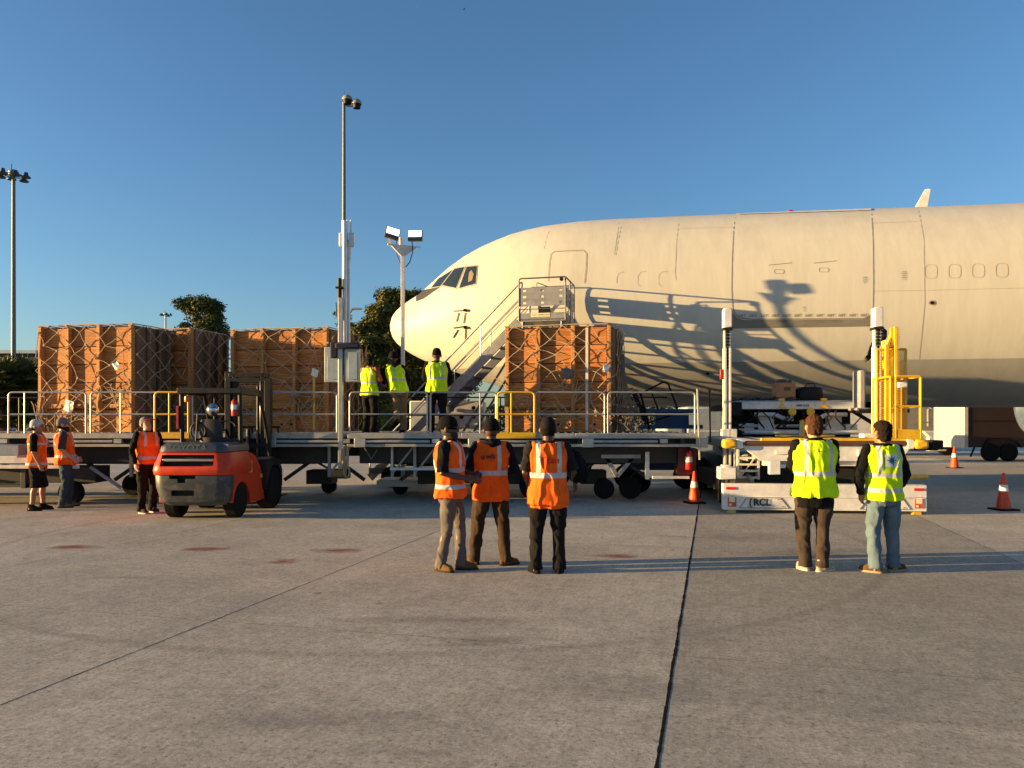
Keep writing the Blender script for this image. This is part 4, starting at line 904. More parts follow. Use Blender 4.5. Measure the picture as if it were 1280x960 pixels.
mb = F(); mb.bb((-.50,-.60,1.055),(.40,-.54,1.10)); mb.build('grille_bar', mat('bar_grey', (.3,.3,.3), .4, .5), cwt, bevel=.01)
mb = F(); mb.bb((-.37,-.53,.44),(.11,-.51,.91)); mb.build('drawbar_slot', BLACK, low)
mb = F(); text_on(mb, 'TOYOTA', .17, (-.08,-.572,1.285), (1,0,0), (0,.12,1), True); mb.build('embossed_letters', mat('emboss_grey', (.10,.10,.10), .4, .3), top)
mb = F(); mb.bb((.40,-.44,1.30),(.60,-.43,1.36)); mb.build('serial_plate', REFL, top)
mb = F(); mb.bb((hw-.004,.36,.80),(hw+.004,.53,1.02)); mb.bb((hw-.004,1.0,.66),(hw+.004,1.3,.73)); dcl = mb.build('yellow_decal', mat('decal_yellow', (.75,.5,.05), .5), fk)
mb = F(); text_on(mb, 'HFT', .08, (hw+.008,.445,.93), (0,1,0), (0,0,1), True); text_on(mb, 'II=II', .05, (hw+.008,.445,.86), (0,1,0), (0,0,1)); text_on(mb, 'FORKLIFT', .05, (hw+.008,1.15,.695), (0,1,0), (0,0,1)); mb.build('decal_text', mat('decal_ink', (.25,.03,.02), .6), dcl)
for x in (-.54,.54): wheel(fk, (x,.05,.33), .33, .24, 'X', FT, rimm=DARK)
for x in (-.62,.62): wheel(fk, (x,1.62,.42), .42, .32, 'X', FT, rimm=DARK)
mb = F()
for sx in (-1, 1): mb.prism([(1.1,.55),(1.1,1.0),(1.5,1.05),(1.9,.98),(2.1,.75),(2.1,.55)]+arch(1.62,.47,.42)[::1], sx*.48, sx*.76, 'X')
mb.each('front_fender', mat('fender_navy', (.008,.010,.014), .5), fk)
# guard
mb = F()
for sx in (-1, 1):
    mb.path([(sx*.55,.30,1.36),(sx*.55,.26,2.30)], .042, 8); mb.rpath([(sx*.55,.26,2.36),(sx*.55,1.25,2.38),(sx*.58,1.72,1.45),(sx*.60,1.85,.8)], .038, .2, 8); mb.bb((sx*.55-.04,.2,2.26),(sx*.55+.04,1.3,2.36))
mb.bb((-.60,.18,2.28),(.60,.28,2.38)); mb.bb((-.6,1.2,2.3),(.6,1.28,2.38))
for k in range(7): x = -.42+k*.14; mb.bb((x-.012,.28,2.31),(x+.012,1.25,2.36))
mb.bb((-.58,.27,1.36),(.58,.33,1.44)); mb.build('overhead_guard', DARK, fk, bevel=.008)
mb = F(); mb.stack([(0,.42,1.36,.26,.22),(0,.42,1.46,.26,.24)], 16); mb.stack([(0,.30,1.42,.22,.06),(0,.26,1.70,.22,.06),(0,.25,1.80,.16,.05)], 16); mb.build('driver_seat', mat('seat_vinyl', (.02,.02,.02), .6), fk)
mb = F(); mb.path([Vector((.0+.19*math.cos(a*math.pi/10), 1.0+.06*math.sin(a*math.pi/10), 1.60+.17*math.sin(a*math.pi/10))) for a in range(20)], .016, 8, True); mb.tube((0,1.0,1.6),(0,1.25,1.3),.03); mb.build('steering_wheel', BLACK, fk)
mb = F(); mb.path([Vector((-.22+.14*math.cos(a*math.pi/8), .22, 1.58+.16*math.sin(a*math.pi/8))) for a in range(16)], .018, 8, True); mb.tube((-.25,.2,1.4),(-.22,.2,1.9),.015); mb.build('gas_bracket', DARK, fk)
mb = F(); mb.lathe([(.02,-.08),(.10,-.05),(.125,0),(.10,.04),(.02,.05)], (-.10,.60,1.98), 'Y', 24); o = mb.build('mirror', mat('mirror_glass', (.55,.6,.65), .12, .9), fk, smooth=True)
mb = F(); mb.tube((-.10,.68,1.5),(-.10,.68,1.9),.02); mb.tube((-.10,.68,1.98),(-.1,.68,2.3),.014); mb.build('mirror_stalk', BLACK, fk)
mb = F(); mb.lathe([(.05,2.12),(.055,2.16),(.05,2.22),(.02,2.24)], (-.42,.22,0), n=16); mb.build('amber_beacon', mat('beacon_amber', (.6,.16,.02), .3), fk)
mb = F(); mb.bb((-.62,.2,1.62),(-.58,.26,2.05)); mb.build('tail_lamp', mat('tail_lamp_red', (.35,.03,.03), .35), fk)
ex = extinguisher('red fire extinguisher strapped to the right rear pillar of the forklift', FT @ Vector((.44,.28,1.86)), .36, .06)
# mast
mb = F()
for sx in (-1, 1): mb.bb((sx*.42-.06,2.15,.12),(sx*.42+.06,2.32,2.62)); mb.bb((sx*.30-.04,2.2,.15),(sx*.30+.04,2.36,2.78))
for z in (.35,1.2,2.58): mb.bb((-.48,2.18,z),(.48,2.28,z+.1))
mb.bb((-.42,2.2,2.70),(.42,2.34,2.78)); mb.bb((-.52,2.25,2.60),(-.40,2.35,2.82)); mb.build('mast', DARK, fk, bevel=.006)
mb = F(); mb.tube((-.2,2.22,.2),(-.2,2.22,2.5),.035); mb.tube((.2,2.22,.2),(.2,2.22,2.5),.035); mb.tube((0,2.2,.2),(0,2.2,1.6),.05); mb.path([(.3,2.1,2.6),(.35,1.95,2.2),(.3,2.1,1.5)], .02, 6); mb.build('lift_cylinder', mat('cylinder_steel', (.03,.03,.03), .3, .8), fk)
mb = F(); mb.bb((-.60,2.38,.25),(.60,2.45,.35)); mb.bb((-.60,2.38,.65),(.60,2.45,.75)); mb.build('fork_carriage', DARK, fk)
mb = F()
for k in range(5): mb.bb((-.56+.28*k-.015,2.42,.7),(-.56+.28*k+.015,2.45,1.65))
mb.bb((-.6,2.42,1.62),(.6,2.46,1.66)); mb.build('load_backrest', DARK, fk)
for sx in (-.35,.35):
    mb = F(); mb.bb((sx-.06,2.45,.08),(sx+.06,2.5,.75)); mb.prism([(2.5,.08),(3.6,.09),(3.6,.11),(2.5,.14)], sx-.06, sx+.06, 'X'); mb.build('fork', DARK, fk)

# ------------------------------------------------------------------ low trailer at the far left
tr = thing('baggage_trailer', 'low white flat trailer with dark box chassis at the far left edge', 'trailer', (-11.2,15.9,0))
mb = MB(); xr = X(103,15.9); mb.bb((-13.6,15.75,1.00),(X(27,15.9),17.2,1.06)); mb.bb((-13.6,15.72,.90),(xr,15.78,1.02)); mb.bb((-13.6,15.74,.79),(xr,15.8,.87)); mb.build('white_side_rail', mat('trailer_white', (.66,.64,.56), .5, dirt=.3), tr, bevel=.006)
mb = MB(); mb.bb((-13.6,15.80,1.06),(X(27,15.9),16.1,1.28)); mb.build('toolbox', mat('trailer_blue_grey', (.20,.24,.28), .5, dirt=.3), tr, bevel=.01)
mb = MB(); mb.bb((-13.6,15.85,.40),(X(34,15.9),16.2,.46)); mb.bb((X(28,15.9),15.84,.38),(X(34,15.9),16.2,.80)); mb.bb((-13.6,15.84,.38),(-13.5,16.2,.8)); mb.bb((-13.6,16.4,.45),(xr,17.0,.8)); mb.build('trailer_chassis', CHAS, tr, bevel=.006)
for x in (-12.6,-9.35): wheel(tr, (x,16.3,.25), .25, .2)
mb = MB(); mb.bar((xr,16.2,.8),(xr+.6,16.3,.35),.06,.06); mb.build('drawbar', GREYP, tr)

# ------------------------------------------------------------------ equipment behind the platforms
bl = thing('belt_loader', 'blue belt loader with black hoop rails behind the right end of the platform', 'belt loader', (X(830,20.2),19.9,0))
Yb = 19.95
mb = MB(); mb.bb(at(784,516,Yb),at(868,511.5,Yb+.5)); mb.bb(at(770,536,Yb),at(873,531,Yb+.5)); mb.bb(at(820,534,Yb+.1),at(858,516,Yb+.4)); mb.bb((X(780,Yb),Yb,.5),(X(865,Yb),Yb+.6,.9)); mb.build('conveyor_frame', BLUEP, bl, bevel=.01)
mb = MB(); mb.rpath([at(808,512,Yb),at(786,496,Yb),at(787,490,Yb),at(800,489,Yb),at(812,537,Yb)], .03, .1); mb.rpath([at(805,490,Yb),at(830,477,Yb),at(835,479,Yb),at(847,511,Yb)], .025, .12); mb.tube(at(815,492,Yb),at(823,512,Yb),.02); mb.bar(at(793,492,Yb),at(808,530,Yb),.04,.12); mb.tube(at(806,530,Yb),at(845,517,Yb),.02); mb.build('hoop_rail', BLACK, bl)
for x in (X(785,Yb),X(860,Yb)): wheel(bl, (x,Yb+.3,.32), .32, .2)

def container(label, x0, x1, y0, y1, Y, dep, rnd_r=.0, m=None):
    a, b = at(x0,y1,Y), at(x1,y0,Y); t = thing('cargo_container', label, 'container', ((a.x+b.x)/2,Y+dep/2,a.z))
    return t, a, b
wc = thing('ground_power_unit', 'white boxy power unit with black knobs under the aircraft nose', 'power unit', (X(555,22),22,0))
mb = MB(); a = at(512,537,21.6); b = at(605,501,21.6); mb.bb((a.x,21.6,.75),(b.x,23.4,b.z)); hu = mb.build('white_housing', mat('gpu_white', (.62,.62,.58), .45, dirt=.3), wc, bevel=.03)
mb = MB()
for px, py in ((577,521),(592,510),(592,521),(600,532),(584,532),(565,512)): mb.lathe([(.06,0),(.05,.05)], tuple(at(px,py,21.53)), 'Y', 12)
mb.each('control_knob', BLACK, hu)
mb = MB(); mb.bb((X(574,21.58),21.58,1.62),(X(597,21.58),21.6,1.95)); mb.build('access_panel', mat('panel_white', (.7,.7,.66), .4), hu)
mb = MB(); mb.bb((a.x+.1,21.8,.4),(b.x-.1,23.3,.75)); mb.build('power_unit_chassis', DARK, wc)
for x in (a.x+.4, b.x-.4): wheel(wc, (x,21.9,.3), .3, .2)

tk = thing('tank_trailer', 'cream rounded tank truck behind the loader cage', 'truck', (X(1165,38),38,0))
Yt = 40
mb = MB(); a, b = at(1118,540,Yt), at(1201,508,Yt)
ol = [(a.x,.75),(b.x-.02,.75),(b.x,1.9),(b.x-.15,2.35),(b.x-.5,2.7),(b.x-1.0,2.85),(a.x,2.85)]; mb.prism(ol, Yt, Yt+2.8, 'Y'); mb.build('tank_body', mat('tank_cream', (.30,.28,.235), .5, dirt=.3), tk, bevel=.12)
mb = MB(); mb.bb((a.x-6,Yt+.4,.5),(b.x,Yt+2.6,.8)); mb.bb((a.x-3.2,Yt+.2,.7),(a.x-.6,Yt+2.8,2.4)); mb.build('truck_chassis', WHITE, tk, bevel=.05)
mb = MB(); mb.bb((X(1158,Yt),Yt-.25,.25),(X(1180,Yt),Yt+.1,1.0)); mb.prism([(X(1150,Yt),1.3),(X(1187,Yt),1.3),(X(1180,Yt),1.0),(X(1158,Yt),1.0)], Yt-.3, Yt, 'Y'); mb.build('hose_hopper', WHITE, tk, bevel=.03)
mb = MB()
for (p, q) in (((1148,500),(1165,511)),((1160,512),(1176,512)),((1176,512),(1190,535)),((1170,512),(1185,535)),((1160,512),(1160,533)),((1150,527),(1176,530))): mb.tube(at(*p,Yt-.15), at(*q,Yt-.15), .05, 6)
mb.build('hose_rack', GREYP, tk)
for x in (a.x-2.5, a.x+.3, b.x-.5): wheel(tk, (x,Yt+.5,.45), .45, .3)
bt = thing('box_trailer', 'brown enclosed trailer with twin axles under the aircraft on the right', 'trailer', (X(1250,34.5),35.6,0))
Yq = 34.5; a, b = at(1210,548,Yq), at(1285,500,Yq)
mb = MB(); mb.bb((a.x,Yq,.62),(a.x+7.0,Yq+2.5,3.1)); bx = mb.build('trailer_body', BROWNP, bt, bevel=.03)
mb = MB(); mb.bb((a.x-.02,Yq-.02,1.78),(a.x+7.02,Yq,1.83)); mb.build('rub_strip', DARK, bx)
mb = MB(); mb.bb((a.x-.16,Yq-.03,.6),(a.x-.01,Yq+2.5,3.12)); mb.build('corner_trim', mat('trim_pale', (.5,.46,.4), .5), bx)
mb = MB(); mb.path([(X(1230,Yq),Yq-.06,.62),(X(1234,Yq),Yq-.06,.9),(X(1240,Yq),Yq-.06,1.05),(X(1262,Yq),Yq-.06,1.05),(X(1270,Yq),Yq-.06,.9),(X(1276,Yq),Yq-.06,.62)], .05, 6); mb.build('mudguard', DARK, bt)
for px in (1238,1260): wheel(bt, (X(px,Yq),Yq,.40), .40, .28, rimm=mat('chrome_rim', (.5,.48,.45), .35, .6))
mb = MB(); mb.bar((a.x,Yq+1.2,.55),(a.x-1.6,Yq+1.2,.5),.12,.1); mb.bar((X(1213,Yq),Yq,.2),(X(1218,Yq),Yq,.62),.06,.06); mb.build('tow_hitch', DARK, bt)
# grey buildings/vehicles glimpsed under the belly
gh = thing('service_van', 'pale blue grey flat-sided van glimpsed under the aircraft behind the platform end', 'van', (X(890,32),33,0))
mb = MB(); mb.bb((X(858,32),32,.5),(X(915,32),34,2.4)); v_ = mb.build('van_body', mat('van_grey', (.30,.36,.42), .5), gh, bevel=.1)
mb = MB(); mb.bb((X(864,32),31.99,1.35),(X(912,32),32,1.41)); mb.build('white_line', WHITE, v_)
mb = MB(); mb.bb((X(820,32)+.3,32,.5),(X(858,32),33.9,1.9)); mb.build('van_cab', mat('van_grey', (.3,.36,.42)), gh, bevel=.2)
for x in (X(868,32),X(906,32)): wheel(gh, (x,32.1,.34), .34, .22)

# ------------------------------------------------------------------ tall light poles
POLE = mat('pole_grey', (.16,.17,.16), .5, .4); LUM = mat('luminaire_grey', (.30,.28,.25), .5, .2)
tp = thing('tall_lamp_post', 'very tall thin lamp post with two domed lamps above the antenna mast', 'lamp post', (X(430,45),45,0))
Yp = 45
b0 = at(430,128,Yp); mb = MB(); mb.path([(b0.x,Yp,0),(b0.x,Yp,b0.z)], [.15,.09], 12); mb.build('pole', POLE, tp); mb = MB()
mb.path([at(433,132,Yp),at(447,133,Yp)], .06, 6); mb.build('lamp_arm', POLE, tp)
for px, py, r_ in ((434,125,.30),(446,130,.28)):
    c = at(px,py,Yp); MB().lathe([(r_,-.02),(r_*1.05,.02),(r_*.85,.18),(r_*.4,.28),(.03,.3)], tuple(c), n=18).build('lamp_dome', LUM, tp)
    MB().lathe([(r_*.75,-.25),(r_*.9,-.02)], tuple(c), n=14).build('lamp_bowl', BLACK, tp)
mb = MB(); mb.tube(b0, at(430,114,Yp), .02, 5); mb.build('lightning_rod', POLE, tp)
def highmast(label, px, base_px, top_py, Yh, rr_, n, spread):
    t = thing('high_mast_light', label, 'lamp post', (X(px,Yh),Yh,0), 0, 'distant high mast lights'); tpz = at(0,top_py,Yh).z; x = X(px,Yh)
    MB().path([(x,Yh,0),(x,Yh,tpz)], [rr_*1.5,rr_], 10).build('pole', POLE, t)
    mb = MB(); mb.path([(x+spread*.6*math.cos(a*math.pi/8),Yh+spread*.6*math.sin(a*math.pi/8),tpz-.1) for a in range(16)], .05, 6, True)
    for k in range(4): a = k*math.pi/2+.4; mb.tube((x,Yh,tpz-.1),(x+spread*.6*math.cos(a),Yh+spread*.6*math.sin(a),tpz-.1),.05,5)
    mb.lathe([(.35*spread,.0),(.35*spread,.25*spread),(.2*spread,.38*spread)], (x,Yh,tpz-.1), n=12); mb.tube((x-.2,Yh,tpz+.2),(x-.2,Yh,tpz+.75*spread),.05,5); mb.build('lamp_ring', POLE, t)
    for k in range(n):
        a = 2*math.pi*k/n+.2; c = (x+spread*.82*math.cos(a), Yh+spread*.82*math.sin(a), tpz-.2-.12*(k%2))
        MB().lathe([(.30*spread,-.06*spread),(.32*spread,0),(.16*spread,.12*spread),(.12*spread,.34*spread)], c, n=12).build('floodlamp', mat('lamp_dark', (.06,.06,.065), .4, .3), t)
    return t
highmast('tall high mast light with a ring of lamps at the far left', 17, 437, 218, 75, .16, 6, 1.35)
highmast('tiny distant high mast light left of the round tree', 207, 400, 393, 200, .2, 5, 1.5)
sl = thing('street_lamp', 'small curved-arm street lamp just right of the antenna mast', 'street lamp', (X(439,70),70,0))
mb = MB(); mb.path([(X(437,70),70,0),(X(437,70),70,at(0,392,70).z),at(440,387,70),at(446,386,70)], .08, 6); mb.build('lamp_pole', POLE, sl); MB().box(at(446,386,70),(.9,.3,.15)).build('lamp_head', LUM, sl)

# ------------------------------------------------------------------ trees
LEAF = []
def leafmat(name, c1, c2):
    m = bpy.data.materials.new(name); m.use_nodes = True; n, l = m.node_tree.nodes, m.node_tree.links; b = n['Principled BSDF']
    g = n.new('ShaderNodeNewGeometry'); mx = n.new('ShaderNodeMix'); mx.data_type = 'RGBA'; mx.inputs[6].default_value = (*c1,1); mx.inputs[7].default_value = (*c2,1); l.new(g.outputs['Random Per Island'], mx.inputs[0]); l.new(mx.outputs[2], b.inputs['Base Color']); b.inputs['Roughness'].default_value = .6; b.inputs['Specular IOR Level'].default_value = .2
    return m
BARK = mat('bark', (.14,.095,.06), .9, bump=.8, bscale=8, var=.3)
LM1 = leafmat('evergreen_leaves', (.035,.055,.012), (.11,.12,.028)); LM2 = leafmat('olive_leaves', (.05,.065,.014), (.16,.14,.03)); LM3 = leafmat('palm_leaves', (.03,.04,.012), (.12,.12,.035))
def tree(label, px, top_py, Yt_, rx, base=0., n=9000, leaf=.16, seed=0, m=None, clumps=26, cz=.62, name='evergreen_tree', group=None, low=.25):
    rr = random.Random(seed); x0 = X(px,Yt_); H = at(0,top_py,Yt_).z
    t = thing(name, label, 'tree', (x0,Yt_,0), 0, group); cl = []
    for k in range(clumps):
        a = rr.uniform(0,2*math.pi); zz = H*(low+(1-low)*rr.random()**.8)
        f = math.sqrt(max(.05, 1-((zz/H-cz)/(1-cz+.06))**2)) if zz/H > cz else .75+.35*rr.random(); q = rx*f*rr.uniform(.2,.92)
        rc = rx*rr.uniform(.22,.42); cl.append((Vector((q*math.cos(a), q*math.sin(a)*.9, min(zz, H-rc*.7))), rc))
    mb = MB(); mb.path([(0,0,0),(.1,0,H*.3),(-.1,.1,H*.6),(0,0,H*.85)], [.22,.18,.12,.05], 8)
    for c, rc in cl[:16]: s0 = Vector((0,0,max(.8, c.z*.55))); mb.path([s0, (s0+c)/2+Vector((0,0,.2)), c], [.09,.06,.025], 5)
    mb.build('trunk', BARK, t, local=True)
    vs = []; fs = []; per = n//clumps
    for c, rc in cl:
        for k in range(per):
            d = Vector((rr.gauss(0,1), rr.gauss(0,1), rr.gauss(0,1))).normalized(); q = rc*(rr.random()**.42)*(1+.35*noise.noise(d*2.3+c)); p = c+Vector((d.x*q, d.y*q, d.z*q*.72))
            u = Vector((rr.gauss(0,1), rr.gauss(0,1), rr.gauss(0,.7))).normalized(); v = u.cross(d+Vector((.1,.2,.3))).normalized(); s_ = leaf*rr.uniform(.5,1.2); i = len(vs)
            vs += [p-u*s_*.5, p+v*s_*.24, p+u*s_*.5, p-v*s_*.24]; fs.append((i,i+1,i+2,i+3))
    me = bpy.data.meshes.new('crown'); me.from_pydata([tuple(v) for v in vs], [], fs); o = bpy.data.objects.new('crown', me); COL.objects.link(o); o.parent = t; me.materials.append(m or LM1)
    return t
tree('round topped dark tree rising behind the leftmost crates', 251, 371, 62, 2.4, seed=1, n=26000, leaf=.26, clumps=46, cz=.72, low=.45, name='pine_tree')
tree('small dark tree behind the antenna mast cabinet', 428, 386, 66, 1.6, seed=2, n=12000, leaf=.26, low=.4, clumps=24, name='pine_tree')
G = 'tall evergreens behind the aircraft nose'
tree('tallest sunlit evergreen right behind the floodlight mast', 497, 362, 46, 2.0, seed=3, n=42000, leaf=.24, m=LM2, group=G, low=.05, clumps=60)
tree('evergreen touching the tip of the aircraft nose', 520, 364, 49, 2.1, seed=4, n=40000, leaf=.24, m=LM1, group=G, low=.05, clumps=56)
tree('broad lower evergreen at the left of the nose trees', 470, 378, 44, 1.7, seed=5, n=32000, leaf=.22, m=LM2, group=G, low=.03, clumps=46)
tree('leafy evergreen between crate side and first vest worker', 457, 404, 43, 1.25, seed=6, n=24000, leaf=.22, m=LM1, group=G, low=.02, clumps=36)
tree('dark low evergreen under the aircraft nose', 540, 420, 50, 3.2, seed=8, n=34000, leaf=.26, m=LM1, group=G, low=.02, clumps=44)
def palm(label, px, top_py, Yp_, seed, n=70, trunk=False):
    rr = random.Random(seed); x0 = X(px,Yp_); H = at(0,top_py,Yp_).z; t = thing('palm_tree', label, 'palm', (x0,Yp_,0), 0, 'bushy palms at the left edge'); hb = H*.62
    MB().path([(0,0,0),(.05,0,hb*.5),(0,0,hb)], [.2,.16,.15], 9).build('trunk', BARK, t, local=True)
    vs = []; fs = []
    for k in range(n):
        a = rr.uniform(0,2*math.pi); el = rr.uniform(-.5,1.5); hk = H*rr.choice((.25,.42,.58,.62,.66)); ox = rr.uniform(-.5,.5)*(hk < .5*H); stem = H*.16*rr.uniform(.6,1.1); d = Vector((math.cos(a)*math.cos(el), math.sin(a)*math.cos(el), math.sin(el))); b0_ = Vector((ox*1.6,0,hk)); o = b0_+d*stem
        if el < 0: o.z = max(o.z, .3)
        sd_ = d.cross(Vector((0,0,1))).normalized(); up = sd_.cross(d)
        for b in range(26):
            th = (b/25-.5)*2.6; Lf = H*.22*(1-.25*abs(th)/1.3)*rr.uniform(.85,1.1); dd = (d*math.cos(th)+sd_*math.sin(th)).normalized(); tipp = o+dd*Lf+Vector((0,0,-.10*Lf*rr.uniform(.5,2.4))); wv = up.cross(dd).normalized()*.045
            i = len(vs); mid_ = o+dd*Lf*.55; vs += [o-wv*.3, o+wv*.3, mid_+wv, tipp, mid_-wv]; fs.append((i,i+1,i+2,i+3,i+4))
        i = len(vs); wv = sd_*.02; vs += [b0_-wv, b0_+wv, o+wv, o-wv]; fs.append((i,i+1,i+2,i+3))
    me = bpy.data.meshes.new('fronds'); me.from_pydata([tuple(v) for v in vs], [], fs); o = bpy.data.objects.new('fronds', me); COL.objects.link(o); o.parent = t; me.materials.append(LM3)
palm('bushy palm at the left edge of the photo', 2, 440, 40, 21); palm('fullest bushy palm between the left edge and the leftmost crate', 24, 437, 41, 22, 90); palm('darker low palm touching the leftmost crate', 44, 447, 43, 23)
# hedge and woods behind: reads as one mass
mb = MB(); rr = random.Random(44); vs = []; fs = []
for k in range(30000):
    x = rr.uniform(-95,150); h_ = 4.2+1.6*noise.noise(Vector((x*.12,0,0)))+.8*noise.noise(Vector((x*.6,3,0))); p = Vector((x, 92+rr.uniform(0,5), h_*rr.random()**.6)); u = Vector((rr.gauss(0,1),rr.gauss(0,1),rr.gauss(0,1))).normalized(); v = u.orthogonal().normalized(); s_ = rr.uniform(.3,.75); i = len(vs)
    vs += [p-u*s_*.5, p+v*s_*.3, p+u*s_*.5, p-v*s_*.3]; fs.append((i,i+1,i+2,i+3))
me = bpy.data.meshes.new('far_woods'); me.from_pydata([tuple(v) for v in vs], [], fs); o = bpy.data.objects.new('far_woods', me); COL.objects.link(o); me.materials.append(LM1); tag(o, 'low dark woods far behind the apron', 'woods', kind='stuff')
# far building with pale roof edge at left
fb = thing('low_building', 'low grey building with pale flat roof behind the palms', 'building', (X(-10,80),82,0))
mb = MB(); mb.bb((X(-160,80),80,0),(X(46,80),90,at(0,442,80).z)); mb.build('wall', mat('wall_dark', (.05,.06,.06), .8), fb)
mb = MB(); mb.bb((X(-165,80),79.6,at(0,442,80).z),(X(47,80),90.4,at(0,438,80).z)); mb.build('roof', mat('roof_pale', (.42,.5,.55), .5), fb)
mb = MB()
for k in range(10): x = X(-150+19*k,80); mb.bb((x,79.96,3.2),(x+.9,79.99,5))
mb.build('window', GLASS, fb)
# white parked vehicles glimpsed through the left railings
def car(label, px, Yc, m, yaw=0):
    t = thing('parked_car', label, 'car', (X(px,Yc),Yc,0), yaw, 'cars parked beyond the left platform')
    b_ = MB().prism([(-2.1,.35),(2.1,.35),(2.15,.75),(1.3,.95),(.75,1.45),(-1.1,1.48),(-1.7,1.0),(-2.15,.9)], -.85, .85, 'Y').build('body', m, t, local=True, bevel=.06)
    MB().prism([(.68,1.38),(-1.05,1.41),(-1.5,1.02),(1.15,1.0)], -.86, .86, 'Y').build('window', GLASS, b_, local=True)
    for x in (-1.35,1.35):
        for y in (-.78,.78): MB().lathe([(.18,-.1),(.32,-.1),(.33,0),(.32,.1),(.18,.1)], (x,y,.33), 'Y', 18).build('wheel', RUBBER, t, local=True)
car('white parked car seen through the railing at the left edge', 8, 60, WHITE); car('white parked car seen through the railing just left of the crate', 62, 64, mat('car_silver', (.5,.5,.5), .3, .3))

# ------------------------------------------------------------------ birds
def bird(label, px, py, Yb_, m, s_=1.):
    t = thing('bird', label, 'bird', at(px,py,Yb_), R(20)); mb = MB(); mb.stack([(0,0,-.22,.01,.01),(0,0,-.1,.06,.06),(0,0,.08,.07,.07),(0,0,.2,.03,.03),(0,0,.27,.005,.005)], 10, Matrix.Rotation(R(90),4,'Y') @ Matrix.Scale(s_,4)); mb.build('bird_body', m, t, local=True)
    for sg in (-1,1): MB().add([Vector(v)*s_ for v in ((-.12,sg*.04,0),(.12,sg*.04,0),(.1,sg*.35,.16),(-.05,sg*.75,.22),(-.1,sg*.4,.16),(-.12,sg*.04,.02),(.12,sg*.04,.02),(.1,sg*.35,.18),(-.05,sg*.75,.235),(-.1,sg*.4,.18))], [(0,1,2,3,4),(9,8,7,6,5),(0,1,6,5),(1,2,7,6),(2,3,8,7),(3,4,9,8),(4,0,5,9)]).build('wing', m, t, local=True)
bird('tiny dark bird gliding near the top of the sky', 580, 12, 120, mat('bird_dark', (.02,.02,.025), .8), .55); bird('tiny bright white bird like speck left of the dark bird', 520.5, 8.5, 150, mat('bird_white', (.9,.9,.9), .6), .35)

# ------------------------------------------------------------------ people
def vest_mat(name, col, bands, vx=(.075,.125), vz=(1.12,1.6), trim=None, onesided=False):
    if name in MATS: return MATS[name]
    m = bpy.data.materials.new(name); m.use_nodes = True; MATS[name] = m; n, l = m.node_tree.nodes, m.node_tree.links; b = n['Principled BSDF']
    tc = n.new('ShaderNodeTexCoord'); sp = n.new('ShaderNodeSeparateXYZ'); l.new(tc.outputs['Object'], sp.inputs[0])
    def mt(op, a, b_=None):
        t = n.new('ShaderNodeMath'); t.operation = op
        for i, v in enumerate((a, b_)):
            if v is None: continue
            if isinstance(v, (int, float)): t.inputs[i].default_value = v
            else: l.new(v, t.inputs[i])
        return t.outputs[0]
    def rng(v, a, b_): return mt('MULTIPLY', mt('GREATER_THAN', v, a), mt('LESS_THAN', v, b_))
    ax = sp.outputs[0] if onesided else mt('ABSOLUTE', sp.outputs[0]); f = mt('MULTIPLY', rng(ax, *vx), rng(sp.outputs[2], *vz))
    for a, b_ in bands: f = mt('MAXIMUM', f, rng(sp.outputs[2], a, b_))
    no = n.new('ShaderNodeTexNoise'); no.inputs['Scale'].default_value = 9; no.inputs['Detail'].default_value = 4; l.new(tc.outputs['Object'], no.inputs['Vector'])
    rp = n.new('ShaderNodeMapRange'); rp.inputs[1].default_value = .3; rp.inputs[2].default_value = .7; rp.inputs[3].default_value = .82; rp.inputs[4].default_value = 1.1; l.new(no.outputs[0], rp.inputs[0])
    mx = n.new('ShaderNodeMix'); mx.data_type = 'RGBA'; mx.inputs[6].default_value = (*col,1); mx.inputs[7].default_value = (.52,.52,.50,1); l.new(f, mx.inputs[0])
    m2 = n.new('ShaderNodeMix'); m2.data_type = 'RGBA'; m2.blend_type = 'MULTIPLY'; m2.inputs[0].default_value = 1; l.new(mx.outputs[2], m2.inputs[6]); l.new(rp.outputs[0], m2.inputs[7])
    l.new(m2.outputs[2], b.inputs['Base Color']); b.inputs['Roughness'].default_value = .8; b.inputs['Specular IOR Level'].default_value = .2
    n3 = n.new('ShaderNodeTexNoise'); n3.inputs['Scale'].default_value = 420; l.new(tc.outputs['Object'], n3.inputs['Vector'])
    bp = n.new('ShaderNodeBump'); bp.inputs['Strength'].default_value = .2; bp.inputs['Distance'].default_value = .004; l.new(n3.outputs[0], bp.inputs['Height']); l.new(bp.outputs[0], b.inputs['Normal'])
    return m
ORV, LIV = (.95,.13,.008), (.60,.86,.01)
def cloth(name, c): return mat(name, tuple(v*(.55 if max(c) < .04 else .85) for v in c), .9, var=.2, scale=8, bump=.25, bscale=60, spec=.12)
def wrinkle(me, amt, sc, seed, zaxis=1.0):
    me.update(); off = Vector((seed*3.7, seed*1.3, 0)); nv = [v.normal.copy() for v in me.vertices]
    for v, nn in zip(me.vertices, nv):
        p = v.co; q = Vector((p.x*sc, p.y*sc, (p.z+.35*p.x)*sc*zaxis))+off
        d = noise.noise(q)+.45*noise.noise(q*2.3); d = max(-abs(d)*2.2+.55, -.12); v.co = p+nn*(d*amt)
